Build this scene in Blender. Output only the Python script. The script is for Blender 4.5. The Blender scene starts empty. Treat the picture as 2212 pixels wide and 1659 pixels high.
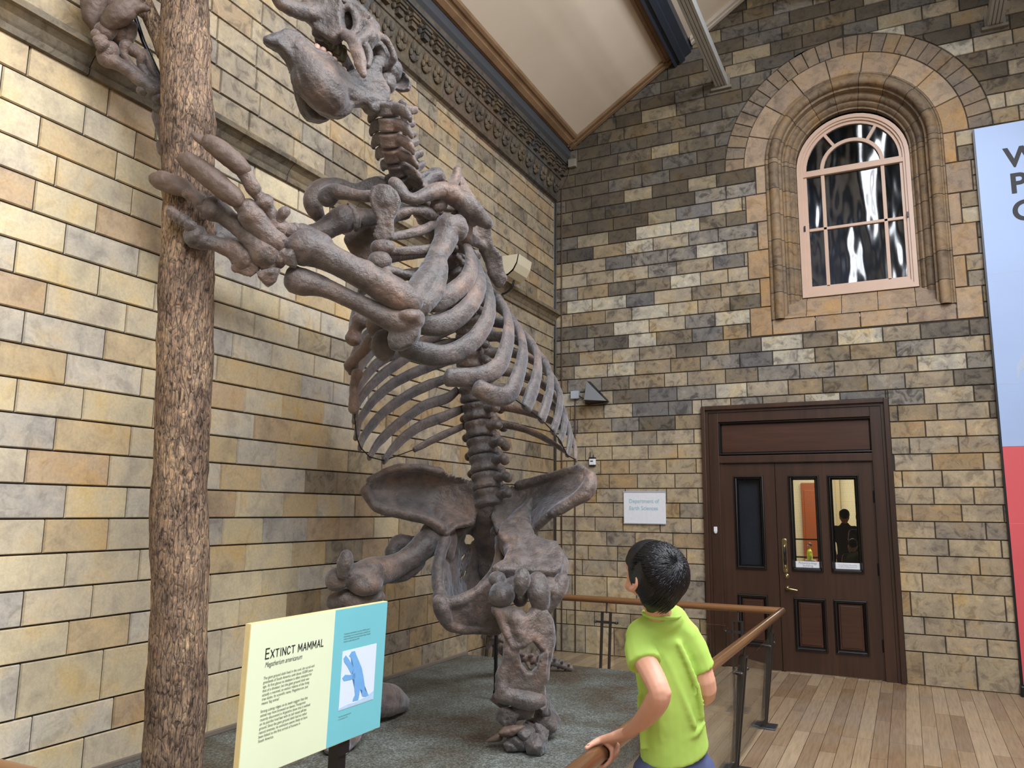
import bpy, bmesh, math, random
from mathutils import Vector, Matrix, noise
random.seed(7)
C = bpy.context.scene.collection
SC = bpy.context.scene
# ---------------------------------------------------------------- camera
CAM_H = 1.70
RX = Vector((0.89590467, 0.44413479, 0.00995539))     # camera right
DN = Vector((-0.06159019, 0.14636998, -0.98731073))   # camera down
FW = Vector((-0.43995621, 0.88392314, 0.15848789))    # camera forward
FPX = 1696.87
cd = bpy.data.cameras.new('camera'); cam = bpy.data.objects.new('camera', cd); C.objects.link(cam)
cam.matrix_world = Matrix(((RX.x, -DN.x, -FW.x, 0), (RX.y, -DN.y, -FW.y, 0), (RX.z, -DN.z, -FW.z, CAM_H), (0, 0, 0, 1)))
cd.sensor_width = 36; cd.lens = FPX / 2212 * 36; cd.clip_start = .05; cd.clip_end = 200
SC.camera = cam
# ---------------------------------------------------------------- light and exposure
SC.view_settings.view_transform = 'Standard'; SC.view_settings.look = 'None'
SC.view_settings.exposure = -0.08; SC.view_settings.gamma = 1; SC.view_settings.use_curve_mapping = False
w = bpy.data.worlds.new('hall_daylight'); SC.world = w; w.use_nodes = True
bg = w.node_tree.nodes['Background']; bg.inputs[0].default_value = (.86, .92, 1, 1); bg.inputs[1].default_value = 0.15
def area(name, loc, rot, sx, sy, power, col):
    l = bpy.data.lights.new(name, 'AREA'); l.shape = 'RECTANGLE'; l.size = sx; l.size_y = sy; l.energy = power; l.color = col
    o = bpy.data.objects.new(name, l); o.location = loc; o.rotation_euler = rot; C.objects.link(o); return o
area('roof_skylight', (1.55, .9, 7.20), (0, math.radians(33), 0), 2.1, 11.5, 1600, (.90, .94, 1))
area('gallery_fill_light', (4.6, -1.0, 3.6), (0, math.radians(80), 0), 3.5, 5.0, 110, (1, .96, .90))  # unseen side fill added from the right, not an actual window
area('corridor_fill_light', (-1.6, 21, 3.5), (0, 0, 0), 3.0, 4.0, 260, (1, .95, .82))  # unseen lamp added to light the corridor behind the door

# ---------------------------------------------------------------- helpers
def at(px, py, d):
    return Vector((0, 0, CAM_H)) + RX * ((px - 1106) / FPX * d) + DN * ((py - 829.5) / FPX * d) + FW * d
def lin(r, g, b):
    f = lambda c: ((c / 255 + .055) / 1.055) ** 2.4 if c / 255 > .04045 else c / 255 / 12.92
    return (f(r), f(g), f(b), 1)
def props(o, label=None, cat=None, group=None, kind=None):
    if label: o['label'] = label
    if cat: o['category'] = cat
    if group: o['group'] = group
    if kind: o['kind'] = kind
    return o
def obj(name, bm, m, parent=None, smooth=False, recalc=True):
    if recalc: bmesh.ops.recalc_face_normals(bm, faces=bm.faces)
    me = bpy.data.meshes.new(name); bm.to_mesh(me); bm.free()
    if smooth:
        for p in me.polygons: p.use_smooth = True
    for mm in (m if isinstance(m, (list, tuple)) else [m]): me.materials.append(mm)
    o = bpy.data.objects.new(name, me); C.objects.link(o)
    if parent: put(o, parent)
    return o
def put(o, parent):
    o.parent = parent
    o.matrix_parent_inverse = Matrix.Translation(Vector(parent.location)).inverted() if parent.parent is None else Matrix.Identity(4)
def put2(o, part, root):      # a sub-part: its part carries the root's offset in its own inverse
    o.parent = part
    o.matrix_parent_inverse = Matrix.Identity(4)
def thing(name, label, cat, loc, group=None):
    o = bpy.data.objects.new(name, None); C.objects.link(o); o.location = loc; o.empty_display_size = .1
    return props(o, label, cat, group)
def struct(o): o['kind'] = 'structure'; return o
def box(bm, a, b, bev=0):
    x0, y0, z0 = (min(a[i], b[i]) for i in range(3)); x1, y1, z1 = (max(a[i], b[i]) for i in range(3))
    v = [bm.verts.new(p) for p in ((x0,y0,z0),(x1,y0,z0),(x1,y1,z0),(x0,y1,z0),(x0,y0,z1),(x1,y0,z1),(x1,y1,z1),(x0,y1,z1))]
    fs = [bm.faces.new([v[i] for i in q]) for q in ((0,3,2,1),(4,5,6,7),(0,1,5,4),(1,2,6,5),(2,3,7,6),(3,0,4,7))]
    if bev:
        es = list({e for f in fs for e in f.edges})
        bmesh.ops.bevel(bm, geom=es, offset=bev, segments=2, affect='EDGES', profile=.5)
    return fs
def obox(bm, c, ax, ay, az, sx, sy, sz):   # oriented box
    c = Vector(c); v = []
    for k in (-1, 1):
        for j in (-1, 1):
            for i in (-1, 1): v.append(bm.verts.new(c + ax * (i*sx/2) + ay * (j*sy/2) + az * (k*sz/2)))
    for q in ((0,2,3,1),(4,5,7,6),(0,1,5,4),(1,3,7,5),(3,2,6,7),(2,0,4,6)): bm.faces.new([v[i] for i in q])
def crom(P, n):
    P = [list(p) for p in P]; out = []
    if len(P) < 3 or n < 2:
        return P
    for i in range(len(P) - 1):
        p0 = P[max(i-1, 0)]; p1 = P[i]; p2 = P[i+1]; p3 = P[min(i+2, len(P)-1)]
        for k in range(n):
            t = k / n
            out.append([.5*((2*b) + (-a+c)*t + (2*a-5*b+4*c-d)*t*t + (-a+3*b-3*c+d)*t**3) for a, b, c, d in zip(p0, p1, p2, p3)])
    out.append(P[-1]); return out
def tube(bm, pts, seg=12, sub=4, hint=None, cap=True, ck=1.0):
    """pts: list of (Vector, ra, rb); ra lies along the hint direction, rb across it"""
    Q = crom([[*p[0], p[1], p[2]] for p in pts], sub)
    pos = [Vector(q[:3]) for q in Q]; ra = [max(q[3], 1e-4) for q in Q]; rb = [max(q[4], 1e-4) for q in Q]
    if cap:
        d0 = (pos[0]-pos[1]).normalized(); d1 = (pos[-1]-pos[-2]).normalized(); m0 = ck*min(ra[0], rb[0]); m1 = ck*min(ra[-1], rb[-1])
        e0 = [(d0*m0*.97, .2), (d0*m0*.75, .62), (d0*m0*.4, .9)]
        e1 = [(d1*m1*.4, .9), (d1*m1*.75, .62), (d1*m1*.97, .2)]
        pos2 = [pos[0]+v for v, s in e0] + pos + [pos[-1]+v for v, s in e1]
        ra = [ra[0]*s for v, s in e0] + ra + [ra[-1]*s for v, s in e1]; rb = [rb[0]*s for v, s in e0] + rb + [rb[-1]*s for v, s in e1]
        pos = pos2
    rings = []; prev = None
    for i, p in enumerate(pos):
        t = (pos[min(i+1, len(pos)-1)] - pos[max(i-1, 0)]).normalized()
        if hint is not None:
            h = hint(p) if callable(hint) else hint
            a = h - t*h.dot(t)
            if a.length < 1e-4: a = prev if prev is not None else t.orthogonal()
        else:
            a = (prev - t*prev.dot(t)) if prev is not None else t.orthogonal()
        a.normalize(); prev = a; b = t.cross(a)
        rings.append([bm.verts.new(p + a*(ra[i]*math.cos(2*math.pi*k/seg)) + b*(rb[i]*math.sin(2*math.pi*k/seg))) for k in range(seg)])
    for r, s in zip(rings, rings[1:]):
        for k in range(seg): bm.faces.new((r[k], r[(k+1) % seg], s[(k+1) % seg], s[k]))
    bm.faces.new(rings[0][::-1]); bm.faces.new(rings[-1])
def ell(bm, c, r, ax=None, seg=14):
    ax = ax or (Vector((1,0,0)), Vector((0,1,0)), Vector((0,0,1)))
    if not hasattr(r, '__len__'): r = (r, r, r)
    c = Vector(c); M = Matrix.Identity(4)
    for j in range(3):
        for i in range(3): M[i][j] = ax[j][i]*r[j]
        M[j][3] = c[j]
    bmesh.ops.create_uvsphere(bm, u_segments=seg, v_segments=max(6, seg*2//3), radius=1, matrix=M)
def extrude_poly(bm, pts, off):   # closed prism from a loop of points and an offset vector
    a = [bm.verts.new(p) for p in pts]; b = [bm.verts.new(Vector(p)+off) for p in pts]
    f1 = bm.faces.new(a); f2 = bm.faces.new(b[::-1])
    for i in range(len(a)): bm.faces.new((a[i], a[(i+1) % len(a)], b[(i+1) % len(a)], b[i]))
    bmesh.ops.triangulate(bm, faces=[f1, f2])
CAMAX = (RX, DN, FW)
class Org:
    """organic solid: overlapping tubes, ellipsoids and plates fused by a voxel remesh. Points are (px, py, depth) or world Vectors"""
    def __init__(s): s.bm = bmesh.new()
    def P(s, p): return p if isinstance(p, Vector) else at(p[0], p[1], p[2])
    def t(s, pts, hint=None, sub=4, seg=12, ck=1.0):   # each point (px,py,d,r[,rb])
        L = []
        for p in pts:
            if isinstance(p[0], Vector): v = p[0]; r = p[1:]
            else: v = at(*p[:3]); r = p[3:]
            L.append((v, r[0], r[1] if len(r) > 1 else r[0]))
        tube(s.bm, L, seg, sub, hint, True, ck); return s
    def e(s, p, r, ax=CAMAX): ell(s.bm, s.P(p), r, ax); return s
    def plate(s, poly, d, th, cen=None):
        """poly of (px,py) or (px,py,d); closed slab of thickness th; an optional centre point makes it a bowl"""
        P = [at(p[0], p[1], p[2] if len(p) > 2 else d) for p in poly]
        n = len(P); f = Vector((0, 0, 0))
        for i in range(n): f += P[i].cross(P[(i+1) % n])
        f.normalize(); f *= (th/2)*(1 if f.dot(FW) > 0 else -1); a = [s.bm.verts.new(p-f) for p in P]; b = [s.bm.verts.new(p+f) for p in P]
        if cen:
            c = at(*cen[:3]); cf = sum(P, Vector())/n; dv = c-cf; A, B = [a], [b]
            for tt in (.25, .5, .75):
                Rg = [p.lerp(cf, tt)+dv*(1-(1-tt)**2) for p in P]; A.append([s.bm.verts.new(p-f) for p in Rg]); B.append([s.bm.verts.new(p+f) for p in Rg])
            ca = s.bm.verts.new(c-f); cb = s.bm.verts.new(c+f)
            for k in range(3):
                for i in range(n):
                    j = (i+1) % n; s.bm.faces.new((A[k][i], A[k][j], A[k+1][j], A[k+1][i])); s.bm.faces.new((B[k][j], B[k][i], B[k+1][i], B[k+1][j]))
            for i in range(n):
                j = (i+1) % n; s.bm.faces.new((A[3][i], A[3][j], ca)); s.bm.faces.new((B[3][j], B[3][i], cb)); s.bm.faces.new((a[j], a[i], b[i], b[j]))
        else:
            f1 = s.bm.faces.new(a); f2 = s.bm.faces.new(b[::-1])
            for i in range(n): s.bm.faces.new((a[(i+1) % n], a[i], b[i], b[(i+1) % n]))
            bmesh.ops.triangulate(s.bm, faces=[f1, f2])
        return s
    def build(s, name, m, parent=None, vox=.012, sm=4, disp=.006, dsize=.09):
        o = obj(name, s.bm, m, parent, True)
        r = o.modifiers.new('fuse', 'REMESH'); r.mode = 'VOXEL'; r.voxel_size = vox; r.use_smooth_shade = True
        if sm and m in BONY:
            pl = o.modifiers.new('plump', 'DISPLACE'); pl.mid_level = 0; pl.strength = min(vox*.32*sm, .015)
        if sm: q = o.modifiers.new('soften', 'SMOOTH'); q.factor = .5; q.iterations = sm
        if disp:
            d = o.modifiers.new('relief', 'DISPLACE'); d.texture = clouds(dsize); d.strength = disp; d.mid_level = .5; d.texture_coords = 'LOCAL'
        return o
BONY = []
_tx = {}
def clouds(size):
    if size not in _tx:
        t = bpy.data.textures.new('relief_noise', 'CLOUDS'); t.noise_scale = size; t.noise_depth = 3; _tx[size] = t
    return _tx[size]
# ---------------------------------------------------------------- materials
class NT:
    def __init__(s, name):
        s.m = bpy.data.materials.new(name); s.m.use_nodes = True; s.t = s.m.node_tree; s.b = s.t.nodes['Principled BSDF']
        s.co = s.t.nodes.new('ShaderNodeTexCoord')
    def n(s, typ, **k):
        x = s.t.nodes.new('ShaderNode' + typ)
        for a, b in k.items():
            if a[0] == '_': x.inputs[a[1:].replace('_', ' ')].default_value = b
            else: setattr(x, a, b)
        return x
    def l(s, a, b): s.t.links.new(a, b)
    def noise(s, scale, detail=4, rough=.55, vec=None, scl=None):
        x = s.n('TexNoise', _Scale=scale, _Detail=detail, _Roughness=rough)
        v = vec or s.co.outputs['Object']
        if scl:
            mp = s.n('Mapping'); mp.inputs['Scale'].default_value = scl; s.l(v, mp.inputs[0]); v = mp.outputs[0]
        s.l(v, x.inputs['Vector']); return x.outputs['Fac']
    def ramp(s, fac, stops):
        r = s.n('ValToRGB'); e = r.color_ramp.elements
        while len(e) > 1: e.remove(e[-1])
        e[0].position = stops[0][0]; e[0].color = stops[0][1]
        for p, c in stops[1:]: q = e.new(p); q.color = c
        s.l(fac, r.inputs[0]); return r.outputs[0]
    def mix(s, fac, a, b, mode='MIX'):
        x = s.n('Mix', data_type='RGBA', blend_type=mode)
        for i, v in ((0, fac), (6, a), (7, b)):
            if hasattr(v, 'is_output'): s.l(v, x.inputs[i])
            else: x.inputs[i].default_value = v
        return x.outputs[2]
    def bump(s, h, dist, strength=1, prev=None):
        x = s.n('Bump'); x.inputs['Strength'].default_value = strength; x.inputs['Distance'].default_value = dist
        s.l(h, x.inputs['Height'])
        if prev: s.l(prev, x.inputs['Normal'])
        return x.outputs[0]
    def fin(s, col=None, rough=.6, norm=None, metal=0, spec=None):
        if col is not None:
            if hasattr(col, 'is_output'): s.l(col, s.b.inputs['Base Color'])
            else: s.b.inputs['Base Color'].default_value = col
        if hasattr(rough, 'is_output'): s.l(rough, s.b.inputs['Roughness'])
        else: s.b.inputs['Roughness'].default_value = rough
        s.b.inputs['Metallic'].default_value = metal
        if spec is not None: s.b.inputs['Specular IOR Level'].default_value = spec
        if norm: s.l(norm, s.b.inputs['Normal'])
        return s.m
def plain(name, col, rough=.5, metal=0, spec=None, nz=0):
    k = NT(name)
    f = k.noise(30 if not nz else nz, 3); c = k.mix(f, tuple(x*.9 for x in col[:3])+(1,), tuple(min(1, x*1.1) for x in col[:3])+(1,))
    return k.fin(c, rough, None, metal, spec)
def stone_mat(name='terracotta_blocks'):
    k = NT(name); a = k.n('Attribute', attribute_name='tint')
    g = k.noise(3.6, 5, .6); st = k.noise(8.5, 7, .66)
    st.node.inputs['Distortion'].default_value = .9; fine = k.noise(55, 6, .7)
    c = k.mix(k.ramp(g, [(.35, (.80, .80, .82, 1)), (.5, (1, 1, 1, 1)), (.68, (1.12, 1.06, .94, 1))]), a.outputs['Color'], (0, 0, 0, 1)) if False else None
    m1 = k.ramp(g, [(.34, (.78, .78, .82, 1)), (.48, (1, 1, 1, 1)), (.56, (1.04, 1.0, .94, 1)), (.70, (1.10, .96, .70, 1))])
    c = k.mix(1.0, a.outputs['Color'], m1, 'MULTIPLY')
    m2 = k.ramp(st, [(.38, (.38, .37, .38, 1)), (.48, (.92, .92, .92, 1)), (.56, (1, 1, 1, 1)), (.68, (1.38, 1.34, 1.25, 1))])
    c = k.mix(a.outputs['Alpha'], c, k.mix(1.0, c, m2, 'MULTIPLY'))
    c = k.mix(.35, c, k.mix(1.0, c, k.ramp(fine, [(.3, (.6, .6, .6, 1)), (.6, (1.15, 1.15, 1.15, 1))]), 'MULTIPLY'))
    nb = k.bump(fine, .002, .5, k.bump(st, .006, .5))
    return k.fin(c, .72, nb, 0, .35)
M_STONE = stone_mat()
M_MORTAR = plain('dark_mortar', lin(52, 46, 40), .9)
def wood_mat(name, c1, c2, rough, scl, spec=.5, coat=0):
    k = NT(name); f = k.noise(1.0, 6, .6, scl=scl); f2 = k.noise(1.0, 3, .5, scl=tuple(x*.22 for x in scl))
    c = k.mix(f, c1, c2); c = k.mix(1.0, c, k.ramp(f2, [(.3, (.72, .70, .68, 1)), (.65, (1.12, 1.1, 1.05, 1))]), 'MULTIPLY')
    m = k.fin(c, rough, k.bump(f, .0012, .4), 0, spec); k.b.inputs['Coat Weight'].default_value = coat; k.b.inputs['Coat Roughness'].default_value = .15
    return m
M_DOOR = wood_mat('dark_mahogany', lin(42, 26, 19), lin(76, 50, 36), .36, (26, 26, 1.6), .5, .35)
M_DOORT = wood_mat('mahogany_panel', lin(46, 28, 20), lin(82, 51, 36), .34, (2.0, 26, 26), .5, .35)
M_BEAD = plain('black_bead', lin(16, 14, 16), .22, 0, .7)
M_RAIL = wood_mat('oak_handrail', lin(84, 54, 32), lin(148, 106, 68), .28, (1.6, 1.6, 30), .5, .4)
M_RAILY = wood_mat('oak_handrail_long', lin(84, 54, 32), lin(146, 104, 66), .28, (22, 1.5, 22), .5, .4)
M_STEEL = plain('dark_steel', lin(62, 57, 53), .35, .45)
M_PLATE = plain('foot_plate_steel', lin(120, 128, 138), .3, .9)
M_CHROME = plain('bolt_steel', lin(170, 172, 176), .2, 1)
M_BRASS = plain('brass', lin(176, 158, 118), .28, 1)
M_BLACK = plain('black_plastic', lin(14, 14, 20), .4)
M_WHITE = plain('white_plastic', lin(222, 224, 230), .4)
M_GREYP = plain('grey_plastic', lin(168, 174, 184), .4)
M_PLASTER = NT('cream_plaster'); f_ = M_PLASTER.noise(1.6, 5)
M_PLASTER = M_PLASTER.fin(M_PLASTER.mix(f_, lin(206, 190, 170), lin(222, 208, 190)), .85)
M_MOULD = wood_mat('tan_painted_moulding', lin(116, 90, 66), lin(146, 118, 90), .55, (10, 10, 10))
M_BEAM = plain('slate_blue_paint', lin(72, 75, 80), .4, 0, .5, 3)
M_BEAMD = plain('slate_blue_beam', lin(46, 54, 66), .4, 0, .5, 3)
M_FLUTE = plain('pale_fluted_paint', lin(168, 168, 166), .45, 0, .5, 2)
M_PALEM = plain('pale_moulding', lin(196, 184, 172), .5)
M_WINF = plain('pinkish_cream_paint', lin(196, 166, 146), .42, 0, .5, 6)
def bone_mat(name='bone_cast'):
    k = NT(name); a = k.noise(2.2, 5, .6); b = k.noise(14, 6, .65); f = k.noise(90, 5, .7)
    c = k.ramp(a, [(.32, lin(64, 59, 59)), (.5, lin(88, 76, 70)), (.66, lin(118, 94, 80))])
    c = k.mix(1.0, c, k.ramp(b, [(.34, (.56, .54, .54, 1)), (.5, (1, 1, 1, 1)), (.68, (1.42, 1.38, 1.34, 1))]), 'MULTIPLY')
    r = k.ramp(b, [(.3, (.34, .34, .34, 1)), (.7, (.55, .55, .55, 1))])
    k.b.inputs['Sheen Weight'].default_value = .45; k.b.inputs['Sheen Roughness'].default_value = .4; k.b.inputs['Sheen Tint'].default_value = (.8, .88, 1, 1)
    return k.fin(c, r, k.bump(f, .0024, .8, k.bump(b, .022, .85)), 0, .75)
M_BONE = bone_mat()
M_CLAW = (lambda k: k.fin(k.mix(k.noise(8, 6, .65), lin(86, 73, 66), lin(122, 102, 90)), .5, k.bump(k.noise(22, 6, .7), .010, .8), 0, .4))(NT('claw_core_cast'))
BONY += [M_BONE, M_CLAW]
M_TOOTH = plain('tooth_cast', lin(176, 140, 122), .45)
M_TOOTHD = plain('dark_tooth_cast', lin(78, 70, 52), .3)
def bark_mat():
    k = NT('tree_bark'); v = k.n('TexVoronoi', feature='DISTANCE_TO_EDGE'); v.inputs['Scale'].default_value = 1
    mp = k.n('Mapping'); mp.inputs['Scale'].default_value = (46, 46, 9); k.l(k.co.outputs['Object'], mp.inputs[0])
    wz = k.n('TexNoise', _Scale=6.0, _Detail=4.0); k.l(k.co.outputs['Object'], wz.inputs['Vector'])
    ad = k.n('MixRGB'); ad.blend_type = 'ADD'; ad.inputs[0].default_value = 2.2; k.l(mp.outputs[0], ad.inputs[1]); k.l(wz.outputs['Color'], ad.inputs[2]); k.l(ad.outputs[0], v.inputs['Vector'])
    crack = k.ramp(v.outputs['Distance'], [(0, (0, 0, 0, 1)), (.10, (1, 1, 1, 1))])
    n1 = k.noise(3.2, 5, .6, scl=(1, 1, .5)); n2 = k.noise(44, 7, .72, scl=(1, 1, .4)); n2.node.inputs['Distortion'].default_value = 1.2; n3 = k.noise(9, 6, .7)
    c = k.ramp(n1, [(.32, lin(98, 80, 68)), (.5, lin(138, 115, 98)), (.62, lin(170, 145, 120)), (.75, lin(150, 132, 122))])
    c = k.mix(1.0, c, k.ramp(n2, [(.38, (.22, .19, .17, 1)), (.49, (.95, .95, .95, 1)), (.60, (1.6, 1.5, 1.25, 1)), (.72, (2.3, 2.15, 1.75, 1))]), 'MULTIPLY')
    c = k.mix(1.0, c, k.ramp(n3, [(.33, (.45, .40, .38, 1)), (.46, (1, 1, 1, 1))]), 'MULTIPLY')
    c = k.mix(k.ramp(v.outputs['Distance'], [(0, (.65, .65, .65, 1)), (.035, (0, 0, 0, 1))]), c, lin(38, 26, 20))
    return k.fin(c, .75, k.bump(crack, .006, .8, k.bump(n2, .012, .9)), 0, .35)
M_BARK = bark_mat()
def floor_mat():
    k = NT('oak_planks'); sp = k.n('SeparateXYZ'); k.l(k.co.outputs['Object'], sp.inputs[0])
    cb = k.n('CombineXYZ'); k.l(sp.outputs[1], cb.inputs[0]); k.l(sp.outputs[0], cb.inputs[1])
    br = k.n('TexBrick'); k.l(cb.outputs[0], br.inputs['Vector'])
    for a, b in (('Scale', 1), ('Mortar Size', .0018), ('Mortar Smooth', .1), ('Bias', 0), ('Brick Width', 1.15), ('Row Height', .112)): br.inputs[a].default_value = b
    br.offset = .43; br.offset_frequency = 3
    br.inputs['Color1'].default_value = (0, 0, 0, 1); br.inputs['Color2'].default_value = (1, 1, 1, 1); br.inputs['Mortar'].default_value = (.5, .5, .5, 1)
    tone = k.ramp(br.outputs['Color'], [(0, lin(132, 106, 80)), (.35, lin(150, 124, 96)), (.65, lin(160, 136, 108)), (1, lin(178, 154, 124))])
    worn = k.noise(.9, 4, .6)
    c = k.mix(k.ramp(worn, [(.42, (0, 0, 0, 1)), (.60, (.75, .75, .75, 1))]), tone, k.mix(.5, tone, lin(142, 132, 122)))
    g = k.noise(1, 6, .65, scl=(60, 3.5, 60)); c = k.mix(1.0, c, k.ramp(g, [(.3, (.76, .74, .72, 1)), (.6, (1.1, 1.1, 1.08, 1))]), 'MULTIPLY')
    c = k.mix(br.outputs['Fac'], c, lin(48, 34, 24))
    nb = k.bump(g, .0006, .4)
    return k.fin(c, k.ramp(worn, [(.35, (.24, .24, .24, 1)), (.65, (.38, .38, .38, 1))]), nb, 0, .5)
M_FLOOR = floor_mat()
def plinth_mat():
    k = NT('grey_green_grit'); a = k.noise(1.5, 5, .6); b = k.noise(75, 4, .85); c3 = k.noise(26, 5, .7)
    c = k.ramp(a, [(.36, lin(74, 64, 52)), (.48, lin(86, 86, 78)), (.62, lin(108, 112, 108))])
    c = k.mix(1.0, c, k.ramp(b, [(.38, (.45, .45, .45, 1)), (.50, (.95, .95, .95, 1)), (.60, (2.2, 2.2, 2.2, 1))]), 'MULTIPLY')
    return k.fin(c, .62, k.bump(b, .006, .9, k.bump(c3, .012, .7)), 0, .5)
M_PLINTH = plinth_mat()
def glass_mat(name, tint, ior, wav=None, rough=.0):
    k = NT(name); t = k.t; t.nodes.remove(k.b); out = t.nodes['Material Output']
    fr = k.n('Fresnel'); fr.inputs['IOR'].default_value = ior; tr = k.n('BsdfTransparent'); tr.inputs[0].default_value = tint
    gl = k.n('BsdfGlossy'); gl.inputs['Roughness'].default_value = rough; gl.inputs[0].default_value = (1, 1, 1, 1)
    mx = k.n('MixShader'); k.l(fr.outputs[0], mx.inputs[0]); k.l(tr.outputs[0], mx.inputs[1]); k.l(gl.outputs[0], mx.inputs[2]); k.l(mx.outputs[0], out.inputs[0])
    if not wav:
        mt = k.n('Math'); mt.operation = 'MULTIPLY'; mt.inputs[1].default_value = .45; k.l(fr.outputs[0], mt.inputs[0]); k.l(mt.outputs[0], mx.inputs[0])
    if wav:
        n = k.noise(1, 2, .4, scl=(3.2, 1, 1.1)); bp = k.bump(n, .06, 1.0); k.l(bp, gl.inputs['Normal'])
    return k.m
M_GLASS = glass_mat('clear_balustrade_glass', (.93, .95, .94, 1), 1.35)
M_WGLASS = glass_mat('old_wavy_window_glass', (.52, .57, .66, 1), 1.75, 2.2, .13)
M_DGLASS = glass_mat('door_glass', (.95, .96, .95, 1), 1.4)
M_SKIN = (lambda k: (k.fin(k.mix(k.noise(9, 4), lin(206, 148, 122), lin(224, 172, 148)), .48, k.bump(k.noise(160, 3), .0006, .5), 0, .4)))(NT('skin'))
M_SKIN.node_tree.nodes['Principled BSDF'].inputs['Subsurface Weight'].default_value = .12
M_SKIN.node_tree.nodes['Principled BSDF'].inputs['Subsurface Radius'].default_value = (.012, .005, .003)
def cloth(name, c1, c2, sc=5, rough=.85):
    k = NT(name); a = k.noise(sc, 3); w_ = k.noise(420, 2)
    return k.fin(k.mix(a, c1, c2), rough, k.bump(w_, .0006, .5), 0, .25)
M_SHIRT = cloth('lime_cotton', lin(172, 206, 96), lin(186, 218, 110))
M_SHORTS = cloth('slate_blue_cotton', lin(70, 78, 112), lin(84, 92, 128))
M_HAIR = (lambda k: k.fin(k.mix(k.noise(1, 5, scl=(60, 60, 12)), lin(6, 6, 9), lin(14, 14, 21)), .42, None, 0, .38))(NT('black_hair'))
M_SHOE = plain('dark_rubber', lin(30, 30, 34), .6)
# ---------------------------------------------------------------- wall block laying
class Wall:
    """a wall of individually laid blocks; map3(u, v, depth) gives the world point, depth < 0 is into the wall"""
    def __init__(s, map3): s.bm = bmesh.new(); s.cl = s.bm.loops.layers.float_color.new('tint'); s.m3 = map3
    def block(s, poly, col, gap=.0040, ch=.0045, dep=.012, mi=0):
        n = len(poly); A = sum(poly[i][0]*poly[(i+1) % n][1]-poly[(i+1) % n][0]*poly[i][1] for i in range(n))
        if abs(A) < .0006: return
        if A < 0: poly = poly[::-1]
        def inset(d):
            out = []
            for i in range(n):
                p0 = Vector(poly[i-1]); p1 = Vector(poly[i]); p2 = Vector(poly[(i+1) % n])
                e1 = (p1-p0); e2 = (p2-p1)
                if e1.length < 1e-6 or e2.length < 1e-6: out.append(p1); continue
                e1.normalize(); e2.normalize(); n1 = Vector((-e1.y, e1.x)); n2 = Vector((-e2.y, e2.x))
                m = n1+n2; q = max(.35, 1+n1.dot(n2)); out.append(p1 + m*(d/q))
            return out
        a = inset(gap); b = inset(gap+ch)
        pr = random.uniform(-.0015, .0015)
        va = [s.bm.verts.new(s.m3(p[0], p[1], -dep)) for p in a]; vb = [s.bm.verts.new(s.m3(p[0], p[1], pr)) for p in b]
        fs = [s.bm.faces.new(vb)] + [s.bm.faces.new((va[i], va[(i+1) % n], vb[(i+1) % n], vb[i])) for i in range(n)]
        for f in fs:
            f.material_index = mi
            for l in f.loops: l[s.cl] = col
    def quad(s, pts, mi=1):
        f = s.bm.faces.new([s.bm.verts.new(s.m3(*p)) for p in pts]); f.material_index = mi
        for l in f.loops: l[s.cl] = (1, 1, 1, 1)
L1, L2 = .455, .365
def fill_row(known, lo, hi, phase):
    J = sorted(known) or [lo + .5*((phase*.37) % 1)]
    out = [J[0]]
    for a, b in zip(J, J[1:]):
        g = b-a; n = max(1, round(g/.41)) if g > .56 else 1
        for k in range(1, n): out.append(a + (b-a)*k/n + (.045 if (k+phase) % 2 else -.045)*(1 if n > 1 else 0))
        out.append(b)
    long_next = (out[1]-out[0] < .41) if len(out) > 1 else bool(phase % 2)
    p = out[0]; pre = []
    while p > lo:
        p -= L1 if long_next else L2; long_next = not long_next; pre.append(p)
    long_next = (out[-1]-out[-2] < .41) if len(out) > 1 else bool(phase % 2)
    p = out[-1]; post = []
    while p < hi:
        p += L1 if long_next else L2; long_next = not long_next; post.append(p)
    out = [max(lo, min(hi, v)) for v in sorted(pre)+out+post]
    res = [lo] if out[0] > lo + .01 else []
    for v in out:
        if not res or v-res[-1] > .05: res.append(v)
    if res[-1] < hi - .05: res.append(hi)
    res[-1] = hi
    return res
def pick(table):
    r = random.random()*sum(t[0] for t in table)
    for t in table:
        r -= t[0]
        if r <= 0: break
    m = [sum(x[0]*x[1][i] for x in table)/sum(x[0] for x in table) for i in range(3)]; g = sum(t[1])/3
    q = [t[1][i]*.56 + m[i]*.24 + g*.20 for i in range(3)]
    c = lin(*q); v = random.uniform(.93, 1.07)
    return (c[0]*v, c[1]*v, c[2]*v, t[2] if len(t) > 2 else .6)
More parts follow.
